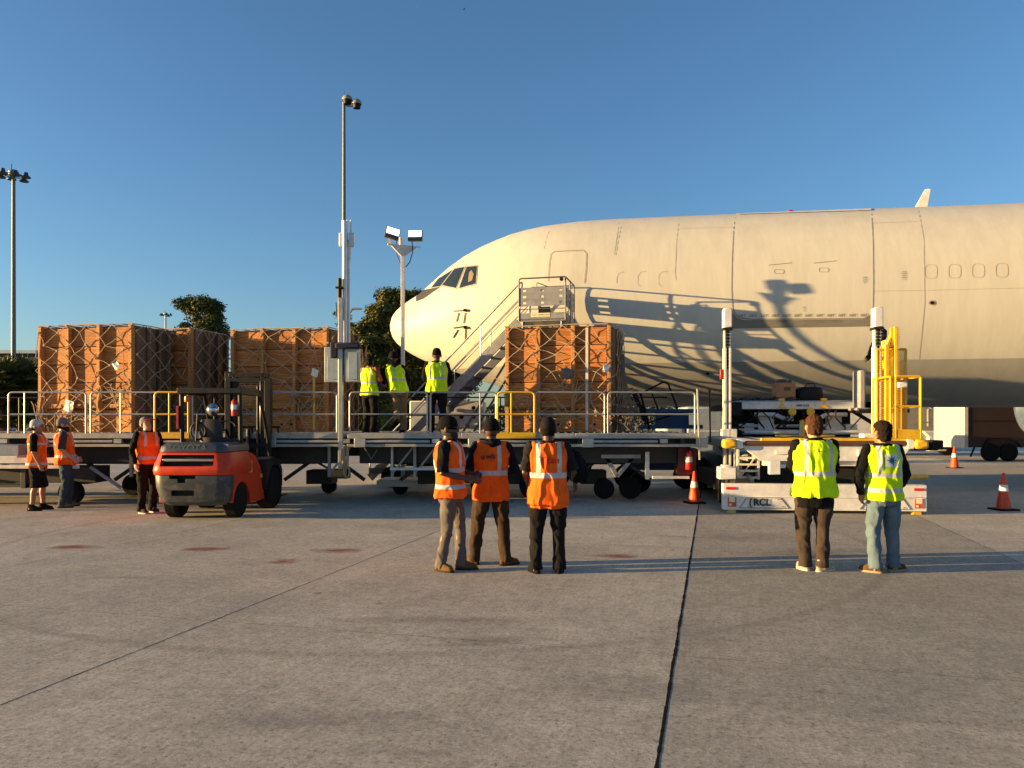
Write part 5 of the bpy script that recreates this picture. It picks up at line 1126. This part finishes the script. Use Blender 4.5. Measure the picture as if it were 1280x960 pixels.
def person(label, loc, yaw, H=1.8, skin='dark', vest=None, shirt=None, shirtlen='long', trousers=None, shorts=False, shoes=None, head=None, headcol=None, hair=(.010,.008,.007),
           lean=(0,0), hips=(0,0), Lf=(-.11,0), Rf=(.11,0), kneeL=None, kneeR=None, elL=None, wrL=None, elR=None, wrR=None, hyaw=0, hpitch=0, build=1., gloves=False, glasses=False, beard=False, vox=.010,
           seed=1, toes=(0,0), footz=(0,0), hem=.80, long_under=False, collar=None, group='workers in safety vests', cap_brim=None, logo=None, smooth=2, vestw=1., slim=1.):
    rr = random.Random(seed); root = thing('person', label, 'person', loc, yaw, group); s_ = H/1.8; b = build
    def V(x, y, z): return Vector((x, y, z))
    ln = V(lean[0], lean[1], 0)
    def up(p):                                             # lean upper body
        t = max(0, (p.z-.92)/.55); return V(p.x+hips[0], p.y+hips[1], p.z)+ln*t-V(0,0,(ln.length**2)*.7*t)
    SHL, SHR = up(V(-.185*b,0,1.455)), up(V(.185*b,0,1.455))
    elL = up(V(*(elL or (-.26*b,-.03,1.17)))); wrL = up(V(*(wrL or (-.28*b,.04,.92)))); elR = up(V(*(elR or (.26*b,-.03,1.17)))); wrR = up(V(*(wrR or (.28*b,.04,.92))))
    hpL, hpR = V(-.095*b+hips[0],hips[1],.90), V(.095*b+hips[0],hips[1],.90)
    anL, anR = V(Lf[0],Lf[1],.09+footz[0]), V(Rf[0],Rf[1],.09+footz[1])
    knL = V(*kneeL) if kneeL else (hpL+anL)/2+V(-.01,.04,0); knR = V(*kneeR) if kneeR else (hpR+anR)/2+V(.01,.04,0)
    def torso(mb, off=0., z0=.86, z1=1.53, flare=0., sh=1.):
        prof = [(.80,.165,.125),(.86,.170,.125),(.92,.172,.125),(1.0,.160,.115),(1.08,.155,.112),(1.18,.165,.118),(1.28,.178,.122),(1.36,.187,.120),(1.42,.186*sh,.110),(1.465,.155*sh,.092),(1.495,.118*sh,.084),(1.53,.074,.068)]
        rings = []
        for z, rx, ry in prof:
            if z < z0-.03 or z > z1+.001: continue
            c = up(V(0,0,z)); fl = flare*max(0,(1.15-z)/.3); rings.append((c.x, c.y, c.z, rx*b+off+fl, ry*(.5+.5*b)*(1.1 if b > 1.05 else 1)+off+fl*.7))
        mb.stack(rings, 32)
    def arm(mb, S0, E, Wr, r0, r1, r2, upto=1.):
        m1 = (S0+E)/2; m2 = E*.6+Wr*.4
        pts = [S0, m1, E, m2, Wr]; rs = [r0, (r0+r1)/2*1.03, r1, r1*.98, r2]
        if upto < 1:
            pts = [S0, m1, E*.9+m1*.1]; rs = [r0, (r0+r1)/2*1.03, r1*1.12]
        mb.path(pts, rs, 14); mb.lathe([(.01,-r0),(r0*.75,-r0*.66),(r0,0),(r0*.75,r0*.66),(.01,r0)], tuple(S0), n=14)
    def leg(mb, hp, kn, an, r0, rk, rc, ra):
        mb.path([hp, (hp*.5+kn*.5)+V(0,.01,0), kn, kn*.65+an*.35+V(0,-.015,0), kn*.3+an*.7, an], [r0, (r0+rk)/2*1.06, rk, rc, (rc+ra)/2, ra], 16)
        mb.lathe([(.01,-rk),(rk*.7,-rk*.7),(rk,0),(rk*.7,rk*.7),(.01,rk)], tuple(kn), n=12)
    # ---- body
    mb = MB(); torso(mb, -.014, .86, 1.53); mb.path([up(V(0,-.012,1.47)), up(V(0,-.005,1.54)), up(V(0,.008,1.60))], [.070,.064,.062], 14)
    arm(mb, SHL, elL, wrL, .052, .040, .027); arm(mb, SHR, elR, wrR, .052, .040, .027)
    leg(mb, hpL, knL, anL, .082, .055, .056, .038); leg(mb, hpR, knR, anR, .082, .055, .056, .038)
    for a in (anL, anR): mb.bb((a.x-.035,a.y-.05,a.z-.07),(a.x+.035,a.y+.13,a.z-.02))
    HM = Matrix.Translation(up(V(0,.0,1.528))) @ Matrix.Rotation(hyaw,4,'Z') @ Matrix.Rotation(-hpitch,4,'X') @ Matrix.Scale(1.12,4)
    hr = [(0,.048,0,.032,.036),(0,.03,.028,.052,.062),(0,.012,.065,.064,.082),(0,.004,.11,.072,.092),(0,0,.155,.076,.097),(0,-.004,.195,.068,.086),(0,-.006,.222,.046,.060),(0,-.006,.236,.018,.022)]
    mb.stack([(a,b_,c,d,e) for a,b_,c,d,e in hr], 28, HM)
    mb2 = MB(HM); mb2.add([(-.010,.09,.128),(.010,.09,.128),(0,.124,.088),(-.017,.092,.080),(.017,.092,.080)], [(0,1,2),(0,2,3),(1,4,2),(3,2,4),(0,3,4,1)])
    for sx in (-1,1): mb2.lathe([(.004,-.03),(.018,-.02),(.022,.005),(.016,.026),(.004,.034)], (sx*.076,-.008,.105), n=10)
    mb2.lathe([(.006,-.02),(.022,-.012),(.026,0),(.022,.012),(.006,.02)], (0,.076,.050), 'X', 10)
    mb.add(mb2.v, mb2.f)
    def hand(mb, E, Wr, side):
        d = (Wr-E).normalized(); inn = V(-side,0,0); inn = (inn-d*inn.dot(d)); inn = inn.normalized() if inn.length > .2 else V(0,1,0); sd2 = d.cross(inn).normalized()   # sd2: across the palm
        if sd2.y < 0: sd2 = -sd2
        mb.path([Wr-d*.01, Wr+d*.03, Wr+d*.085], [(.024,.024),(.020,.038),(.018,.040)] if False else [.027,.030,.030], 10)
        M = Matrix((sd2, d, inn)).transposed(); mb.box(Wr+d*.055, (.078,.085,.030), M)
        for k, (o_, L_) in enumerate(((.030,.068),(.010,.078),(-.010,.072),(-.029,.055))):
            a0 = Wr+d*.085+sd2*o_; a1 = a0+d*L_*.5+inn*.006; a2 = a1+(d*.75+inn*.65).normalized()*L_*.5; mb.path([a0-d*.02, a0, a1, a2], [.0105,.010,.0095,.008], 8)
        t0 = Wr+d*.03+sd2*.035; mb.path([t0-sd2*.012, t0+sd2*.014+d*.03+inn*.012, t0+sd2*.010+d*.062+inn*.024], [.013,.012,.009], 8)
    if not gloves: hand(mb, elL, wrL, -1); hand(mb, elR, wrR, 1)
    me = remesh(mb, vox*.8, 1); me.polygons.foreach_set('use_smooth', [True]*len(me.polygons)); me.materials.append(SKIN[skin]); body = bpy.data.objects.new('body', me); COL.objects.link(body); body.parent = root; body.scale = (s_,)*3
    def piece(name, mb, m, vx=None, wr=0., sc=7., za=1.6, parent=root, sm=smooth):
        me = remesh(mb, vx or vox, sm)
        if wr: wrinkle(me, wr, sc, seed+len(name), za)
        me.polygons.foreach_set('use_smooth', [True]*len(me.polygons)); me.materials.append(m); o = bpy.data.objects.new(name, me); COL.objects.link(o); o.parent = parent
        if parent is root: o.scale = (s_,)*3
        return o
    def solid(name, mb, m, parent=body, smooth=True):
        o = mb.build(name, m, parent, smooth=smooth, local=True); return o
    if gloves:
        for e_, w_, sg in ((elL,wrL,-1),(elR,wrR,1)): g = MB(); hand(g, e_, w_, sg); g.path([w_-(w_-e_).normalized()*.05, w_], [.034,.032], 10); piece('glove', g, BLACK, vox*.8)
    # ---- face
    for sx in (-1,1): e = MB(HM); e.lathe([(.002,-.010),(.009,-.006),(.011,0),(.009,.006),(.002,.010)], (sx*.030,.088,.122), n=8); solid('eye', e, mat('eye_dark', (.03,.02,.015), .2))
    e = MB(HM); e.box((0,.091,.058),(.045,.012,.008)); solid('mouth', e, mat('lips', (.22,.06,.045), .5))
    if glasses:
        e = MB(HM); e.box((-.032,.100,.124),(.050,.010,.034)); e.box((.032,.100,.124),(.050,.010,.034)); e.box((0,.102,.132),(.03,.006,.008)); e.bar((-.074,.01,.13),(-.056,.10,.13),.005,.010); e.bar((.074,.01,.13),(.056,.10,.13),.005,.010); solid('sunglasses', e, mat('glasses_black', (.01,.01,.01), .15))
    if beard:
        e = MB(HM); e.stack([(0,.052,-.008,.038,.040),(0,.036,.02,.058,.064),(0,.022,.05,.068,.078),(0,.010,.08,.0725,.082)], 20); solid('beard', e, mat('beard_hair', (.02,.013,.01), .9))
    # ---- head cover or hair
    hm = mat('hair_%d_%d' % (int(hair[0]*1000), int(hair[1]*1000)), hair, .85, bump=.8, bscale=70, var=.3, spec=.1)
    if head in ('beanie',):
        e = MB(HM); e.stack([(0,-.008,.118,.083,.100),(0,-.008,.140,.086,.105),(0,-.008,.165,.085,.104),(0,-.010,.205,.076,.094),(0,-.012,.238,.054,.068),(0,-.012,.252,.02,.025)], 28); c_ = solid('beanie', e, cloth('beanie_%s' % seed, headcol))
        e = MB(HM); e.stack([(0,-.008,.108,.086,.104),(0,-.008,.150,.089,.108)], 28); solid('folded_rim', e, cloth('beanie_%s' % seed, headcol), c_)
    elif head == 'cap':
        e = MB(HM); e.stack([(0,-.018,.095,.079,.088),(0,-.010,.135,.081,.099),(0,-.006,.165,.081,.101),(0,-.008,.20,.074,.093),(0,-.010,.232,.052,.066),(0,-.010,.247,.02,.025)], 28); c_ = solid('cap', e, cloth('cap_%s' % seed, headcol))
        e = MB(HM @ Matrix.Rotation(R(-14),4,'X')); pts = [(.078*math.cos(a*math.pi/10), .06+.125*math.sin(a*math.pi/10)) for a in range(11)]; e.prism(pts, .165, .172, 'Z'); solid('brim', e, cloth('brim_%s' % seed, cap_brim or headcol), c_, False)
        e = MB(HM); e.stack([(0,-.030,.045,.060,.062),(0,-.022,.10,.0765,.082),(0,-.016,.145,.079,.089)], 24); solid('hair', e, hm)
    else:
        e = MB(HM); e.stack([(0,-.040,.025,.048,.050),(0,-.030,.055,.066,.070),(0,-.022,.10,.078,.082),(0,-.014,.150,.081,.093),(0,-.006,.20,.075,.094),(0,-.004,.230,.054,.070),(0,-.006,.246,.022,.03)], 28)
        me = remesh(e, .008, 1); 
        for v in me.vertices: v.co += Vector((noise.noise(v.co*38+Vector((seed,0,0))), noise.noise(v.co*38+Vector((0,seed,5))), noise.noise(v.co*38+Vector((5,0,seed)))))*.013
        me.materials.append(hm); me.polygons.foreach_set('use_smooth', [True]*len(me.polygons)); o = bpy.data.objects.new('hair', me); COL.objects.link(o); o.parent = body
    # ---- trousers
    mb = MB(); c = V(hips[0], hips[1], 0)
    mb.stack([(c.x,c.y,.80,.150*b,.115),(c.x,c.y,.86,.168*b,.128),(c.x,c.y,.93,.168*b,.126),(c.x,c.y,1.00,.155*b,.115)], 28)
    for hp, kn, an in ((hpL,knL,anL),(hpR,knR,anR)):
        if shorts: k2 = kn+V(0,0,.0); mb.path([hp, (hp+k2)/2, k2+V(0,0,-.04)], [.10*b,.098,.092], 18)
        else:
            bt_ = an+V(0,-.012,-.045); mb.path([hp, hp*.5+kn*.5, kn, kn*.6+bt_*.4, kn*.25+bt_*.75, bt_], [.098*b*(.5+.5*slim),.094*b*slim,.077*slim,.073*slim,.070*slim,.073*slim], 18)
    piece('shorts' if shorts else 'trousers', mb, trousers, None, .022, 5.2, .75)
    # ---- top
    mb = MB(); torso(mb, .004, .80 if long_under else .92, 1.53)
    for S0, E, Wr in ((SHL,elL,wrL),(SHR,elR,wrR)):
        if shirtlen == 'long': arm(mb, S0, E, Wr, .066, .056, .042)
        else: arm(mb, S0, E, Wr, .070, .062, .06, .6)
    if long_under:
        c = up(V(0,0,.80)); mb.stack([(c.x,c.y,.74,.185*b,.145),(c.x,c.y,.86,.188*b,.145)], 28)
    if collar: mb.path([up(V(0,-.03,1.48)), up(V(0,-.025,1.545))], [.085,.070], 16)
    piece('jacket' if shirtlen == 'long' else 'shirt', mb, shirt, None, .016, 8, 1.0)
    if collar == 'hood':
        mb = MB(); mb.path([up(V(-.09,.02,1.50)), up(V(-.075,-.075,1.50)), up(V(0,-.115,1.485)), up(V(.075,-.075,1.50)), up(V(.09,.02,1.50))], [.03,.042,.05,.042,.03], 12); piece('hood', mb, shirt, None, .01, 12)
    # ---- vest
    if vest:
        mb = MB(); torso(mb, .030*vestw, hem, 1.495, .022*vestw, .90)
        if hem < .84: c = up(V(0,0,hem)); mb.stack([(c.x,c.y,hem-.02,.20*b*vestw,.155),(c.x,c.y,hem+.06,.198*b*vestw,.152)], 32)
        for S0, sg in ((SHL,-1),(SHR,1)): c = up(V(sg*.125*b,0,1.485)); mb.box(c, (.09,.15,.05))
        ves = piece('safety_vest', mb, vest, None, .026, 6.5, .42, sm=4)
        if logo: logo(ves, s_)
    # ---- shoes
    for an, ty, fz in ((anL,toes[0],footz[0]),(anR,toes[1],footz[1])):
        Ms = Matrix.Translation((an.x, an.y, fz)) @ Matrix.Rotation(ty,4,'Z') @ (Matrix.Rotation(R(-35),4,'X') if fz > .03 else Matrix.Identity(4))
        mb = MB(Ms); mb.stack([(0,.055,.018,.046,.135),(0,.052,.045,.047,.134),(0,.035,.075,.042,.108),(0,-.005,.105,.040,.062),(0,-.015,.14,.042,.052)], 24); mb.stack([(0,.12,.03,.046,.07),(0,.115,.07,.036,.05)], 16)
        sh = piece('shoe', mb, shoes[0], .007)
        mb = MB(Ms); mb.stack([(0,.055,0,.048,.140),(0,.055,.022,.050,.142)], 24); mb.build('sole', shoes[1], sh, smooth=None, local=True)
    return root
SH_BRN = (cloth('boot_tan', (.16,.09,.035)), cloth('sole_dark', (.05,.04,.03))); SH_BLK = (cloth('shoe_black', (.02,.018,.016)), cloth('sole_black', (.015,.015,.015))); SH_WHT = (cloth('sneaker_beige', (.42,.36,.26)), cloth('sole_white', (.6,.57,.5))); SH_RST = (cloth('boot_rust', (.13,.06,.03)), cloth('sole_dark2', (.04,.03,.025)))
def logo_text(items):
    def f(ves, s_):
        bv = BVHTree.FromPolygons([v.co[:] for v in ves.data.vertices], [tuple(p.vertices) for p in ves.data.polygons])
        for kind, body, size, cx, cz, m in items:
            mb = MB(); shapes = []
            if kind == 'text': shapes.append(text2d(body, size, True))
            elif kind == 'ring':
                n = 20; vs = [(r_*math.cos(2*math.pi*k/n), r_*math.sin(2*math.pi*k/n)) for r_ in (size, size*.5) for k in range(n)]; shapes.append((vs, [(k,(k+1)%n,n+(k+1)%n,n+k) for k in range(n)]))
            elif kind == 'square':
                g = 9; vs = [((a/(g-1)-.5)*size, (b_/(g-1)-.5)*size) for a in range(g) for b_ in range(g)]; shapes.append((vs, [(a*g+b_,a*g+b_+1,a*g+b_+g+1,a*g+b_+g) for a in range(g-1) for b_ in range(g-1)]))
            elif kind == 'star':
                rr = random.Random(3)
                for k in range(9):
                    an = k*2*math.pi/9+.2; L_ = size*rr.uniform(.3,.55); u = (math.cos(an), math.sin(an)); w_ = (-u[1]*size*.09, u[0]*size*.09); vs = []
                    for q in range(4): t = q/3; ww = (1-t)+.05; vs += [(u[0]*L_*t-w_[0]*ww, u[1]*L_*t-w_[1]*ww), (u[0]*L_*t+w_[0]*ww, u[1]*L_*t+w_[1]*ww)]
                    shapes.append((vs, [(2*q,2*q+1,2*q+3,2*q+2) for q in range(3)]))
            offs = .020 if kind == 'star' else .014
            for vs, fs in shapes:
                P = []
                for x, z in vs:
                    h = bv.ray_cast(Vector((cx+x, -1, cz+z)), Vector((0,1,0))); P.append((cx+x, (h[0].y if h[0] else -.14)-offs, cz+z))
                mb.add(P, fs)
            mb.build('printed_mark', m, ves, local=True)
    return f
INKV = mat('vest_ink', (.03,.02,.02), .7); INKR = mat('vest_ink_red', (.45,.03,.01), .7); SQW = mat('print_white', (.62,.70,.68), .7); SQB = mat('print_blue', (.01,.10,.20), .7)
bandO = [(1.10,1.155)]
VO1 = vest_mat('vest_orange_two_band', ORV, [(1.155,1.205),(.965,1.015)], (.075,.125), (1.18,1.6)); VO2 = vest_mat('vest_orange_back', ORV, [(1.105,1.165)], (.095,.145), (1.13,1.6))
VOB = vest_mat('vest_orange_logo', ORV, [(1.105,1.165)], (.055,.105), (1.13,1.6), onesided=True)
VO3 = vest_mat('vest_orange_side', ORV, [(1.00,1.055)], (.085,.13), (1.25,1.6)); VO4 = vest_mat('vest_orange_yellow_band', ORV, [(.90,.95),(1.30,1.335)], (.08,.11), (1.3,1.6))
VL1 = vest_mat('vest_lime_back', LIV, [(1.10,1.15)], (.115,.160), (1.12,1.6)); VL2 = vest_mat('vest_lime_two_band', LIV, [(1.135,1.185),(.955,1.005)], (.10,.15), (1.15,1.6)); VL3 = vest_mat('vest_lime_deck', LIV, [(1.13,1.18)], (.11,.15), (1.15,1.6))
T_BLK, T_GRY, T_BRN, T_JEAN, T_KHA, T_DKJ = cloth('trousers_black', (.022,.020,.022)), cloth('trousers_taupe', (.15,.125,.11)), cloth('trousers_brown', (.055,.035,.022)), cloth('jeans_blue', (.13,.19,.24)), cloth('trousers_khaki', (.24,.17,.10)), cloth('jeans_dark', (.05,.075,.10))
T_TAU = cloth('trousers_dark_taupe', (.06,.044,.036))
J_BLK, J_NVY, J_CHR, J_GRY = cloth('jacket_black', (.012,.012,.015)), cloth('jacket_navy', (.018,.020,.035)), cloth('shirt_charcoal', (.03,.028,.03)), cloth('shirt_grey', (.07,.065,.06))
# foreground group, left to right
g = gnd(563,713)
person('man in orange vest, black beanie and taupe trousers, turned right, holding gloves together', g, R(-100), 1.81, 'dark', VO1, J_BLK, 'short', T_GRY, shoes=SH_BRN, head='beanie', headcol=(.012,.011,.012), glasses=True, beard=True, build=1.06, gloves=False,
       elL=(-.27,.0,1.16), wrL=(-.12,.26,1.12), elR=(.26,-.02,1.15), wrR=(.14,.27,1.08), Lf=(-.07,.12), Rf=(.07,-.10), slim=.84, hyaw=R(2), lean=(0,-.02), seed=1, hem=.86, toes=(R(8),R(-25)))
g = gnd(614,706)
person('man in orange vest with round printed logo, dark hood and brown trousers, feet apart', g, R(10), 1.79, 'dark', VOB, J_NVY, 'long', T_BRN, shoes=SH_RST, head='beanie', headcol=(.012,.010,.010), collar='hood', build=1.03,
       elL=(-.27,.03,1.17), wrL=(-.16,.27,1.08), elR=(.30,.02,1.18), wrR=(.24,.26,1.12), Lf=(-.20,.08), Rf=(.17,-.06), toes=(R(35),R(-70)), seed=2, hem=.82, logo=logo_text([('ring','',.024,-.125,1.325,INKV),('text','wfs',.085,-.030,1.338,INKV),('text','------',.03,-.025,1.298,INKV)]))
g = gnd(685,716)
c_man = person('man in plain cap and orange vest with scribbled red lettering, arms held in front', g, R(2), 1.80, 'dark', VO2, J_CHR, 'short', T_BLK, shoes=SH_BLK, head='cap', headcol=(.025,.02,.025), build=1.08,
       elL=(-.27,-.02,1.16), wrL=(-.22,.20,1.02), elR=(.30,-.02,1.17), wrR=(.34,.20,1.0), Lf=(-.14,.0), Rf=(.13,.0), toes=(R(20),R(-12)), seed=3, hem=.78, hpitch=R(8), logo=logo_text([('text','Titan',.11,-.0,1.31,INKR)]))
g = gnd(1018,713)
person('person in wide lime vest over dark jacket with brown trousers and beige sneakers', g, R(-2), 1.83, 'light', VL1, J_BLK, 'long', T_TAU, shoes=SH_WHT, hair=(.07,.032,.018), build=1.12, vestw=1.35,
       elL=(-.24,.10,1.15), wrL=(-.04,.26,1.16), elR=(.27,.10,1.15), wrR=(.06,.28,1.18), Lf=(-.10,.03), Rf=(.07,-.05), toes=(R(10),R(-65)), seed=4, hem=.86, long_under=True, hpitch=R(5), logo=logo_text([('text','^ ----------',.035,0,1.385,INKV)]))
g = gnd(1105,715)
person('person in lime vest with square blue print, black jacket and faded jeans', g, R(4), 1.76, 'tan', VL2, J_BLK, 'long', T_JEAN, shoes=(cloth('shoe_brown', (.13,.065,.03)), cloth('sole_tan', (.45,.36,.22))), hair=(.018,.012,.010), build=1.03,
       elL=(-.31,-.02,1.16), wrL=(-.26,.05,.93), elR=(.31,.05,1.16), wrR=(.27,.17,.96), Lf=(-.12,-.02), Rf=(.15,.06), toes=(R(45),R(-75)), seed=5, hem=.84, lean=(-.02,0), hyaw=R(10), logo=logo_text([('square','',.15,.0,1.33,SQW),('star','',.15,.0,1.33,SQB)]))
# left group
g = gnd(46,638)
person('man in white cap, orange vest and dark shorts at the far left', g, R(-75), 1.80, 'tan', VO4, J_BLK, 'short', T_BLK, True, shoes=SH_BLK, head='cap', headcol=(.6,.6,.58), cap_brim=(.05,.04,.04), seed=6, hem=.84, vox=.013, elR=(.27,.02,1.16), wrR=(.25,.12,.92), toes=(0,R(-8)), Lf=(-.10,.08), Rf=(.10,-.06))
g = gnd(82,634)
person('bearded man in grey cap, orange vest and dark jeans beside the man in shorts', g, R(-60), 1.84, 'light', VO3, J_GRY, 'short', T_DKJ, shoes=(cloth('shoe_taupe', (.18,.13,.09)), SH_BLK[1]), head='cap', headcol=(.22,.2,.19), beard=True, glasses=True, build=1.12, seed=7, hem=.86, vox=.013, elR=(.29,-.05,1.16), wrR=(.22,.12,.98), elL=(-.27,.05,1.17), wrL=(-.20,.20,1.0), Lf=(-.12,.06), Rf=(.12,-.06), lean=(0,-.04))
g = gnd(184,641)
person('man in grey and red cap with black long sleeves and orange vest beside the forklift', g, R(-125), 1.86, 'light', VO3, J_BLK, 'long', T_BLK, shoes=(cloth('shoe_dark2', (.05,.04,.035)), SH_WHT[1]), head='cap', headcol=(.2,.19,.18), cap_brim=(.45,.03,.03), build=1.05, seed=8, hem=.90, vox=.013, hpitch=R(-22), elR=(.28,-.02,1.17), wrR=(.27,.08,.92), elL=(-.27,.03,1.17), wrL=(-.18,.2,1.0))
# on the deck
DECK = 1.52
person('worker in lime vest and rust shirt nearest the mast on the deck', (X(462,16.95),16.95,DECK), R(-28), 1.70, 'dark', VL3, cloth('shirt_rust', (.5,.13,.05)), 'short', T_BLK, shoes=SH_BLK, hair=(.02,.015,.012), seed=9, hem=.86, vox=.014, elR=(.27,.06,1.17), wrR=(.10,.24,1.02), elL=(-.27,.06,1.17), wrL=(-.1,.24,1.02))
person('worker in lime vest and khaki trousers leaning forward with one leg bent', (X(499,16.95),16.95,DECK), R(25), 1.80, 'dark', VL3, J_BLK, 'long', T_KHA, shoes=SH_BLK, head='beanie', headcol=(.01,.01,.012), collar='hood', seed=10, hem=.88, vox=.014, lean=(-.10,.10), hips=(.0,0), Lf=(-.12,-.22), footz=(.22,0), kneeL=(-.02,.10,.50), Rf=(.10,.05), elR=(.30,.1,1.2), wrR=(.28,.3,1.05), elL=(-.28,.15,1.22), wrL=(-.2,.35,1.1))
person('worker in black beanie and lime vest with dark trousers at the foot of the stairs', (X(546,16.8),16.8,DECK), R(5), 1.84, 'dark', VL3, J_BLK, 'long', T_BLK, shoes=SH_BLK, head='beanie', headcol=(.01,.01,.01), build=1.1, seed=11, hem=.88, vox=.014, elL=(-.28,.05,1.18), wrL=(-.15,.26,1.1), elR=(.29,.06,1.18), wrR=(.24,.25,1.04), Lf=(-.12,.05), Rf=(.12,-.05))
# operator on the loader
po = LT @ Vector((3.90,2.55,2.06))
person('loader operator in lime vest half hidden behind the right tower', po, R(125), 1.76, 'dark', VL3, J_BLK, 'long', T_BLK, shoes=SH_BLK, hair=(.015,.012,.01), glasses=True, beard=True, seed=12, hem=.88, vox=.014, elR=(.27,.05,1.18), wrR=(.2,.28,1.1), elL=(-.27,.05,1.18), wrL=(-.2,.28,1.1))
# jacket carried over the arm of the third man
cj = thing('carried_jacket', 'black jacket and gloves hanging from the forearm of the man in the plain cap', 'jacket', at(722,612,8.95))
mb = MB(); q = at(720,575,8.95); mb.path([q+Vector((-.06,.05,.10)), q+Vector((.0,0,.02)), q+Vector((.03,-.02,-.12)), q+Vector((.02,0,-.26))], [.05,.075,.08,.05], 12); mb.path([q+Vector((.04,.02,0)), q+Vector((.10,.0,-.12)), q+Vector((.12,0,-.22)), q+Vector((.09,0,-.27))], [.05,.045,.035,.02], 10)
me = remesh(mb, .010, 2); wrinkle(me, .02, 14, 3, 1); inv = wm(cj).inverted()
for v in me.vertices: v.co = inv @ v.co
me.polygons.foreach_set('use_smooth', [True]*len(me.polygons)); me.materials.append(J_BLK); o = bpy.data.objects.new('folded_jacket', me); COL.objects.link(o); o.parent = cj
# small ground clutter near the men
sb = thing('safety_box', 'small white box on the ground beneath the platform mid wheels', 'box', (X(671,13.9),13.9,0)); MB().bb((-.06,-.06,.03),(.06,.06,.14)).build('box_shell', WHITE, sb, local=True, bevel=.01)
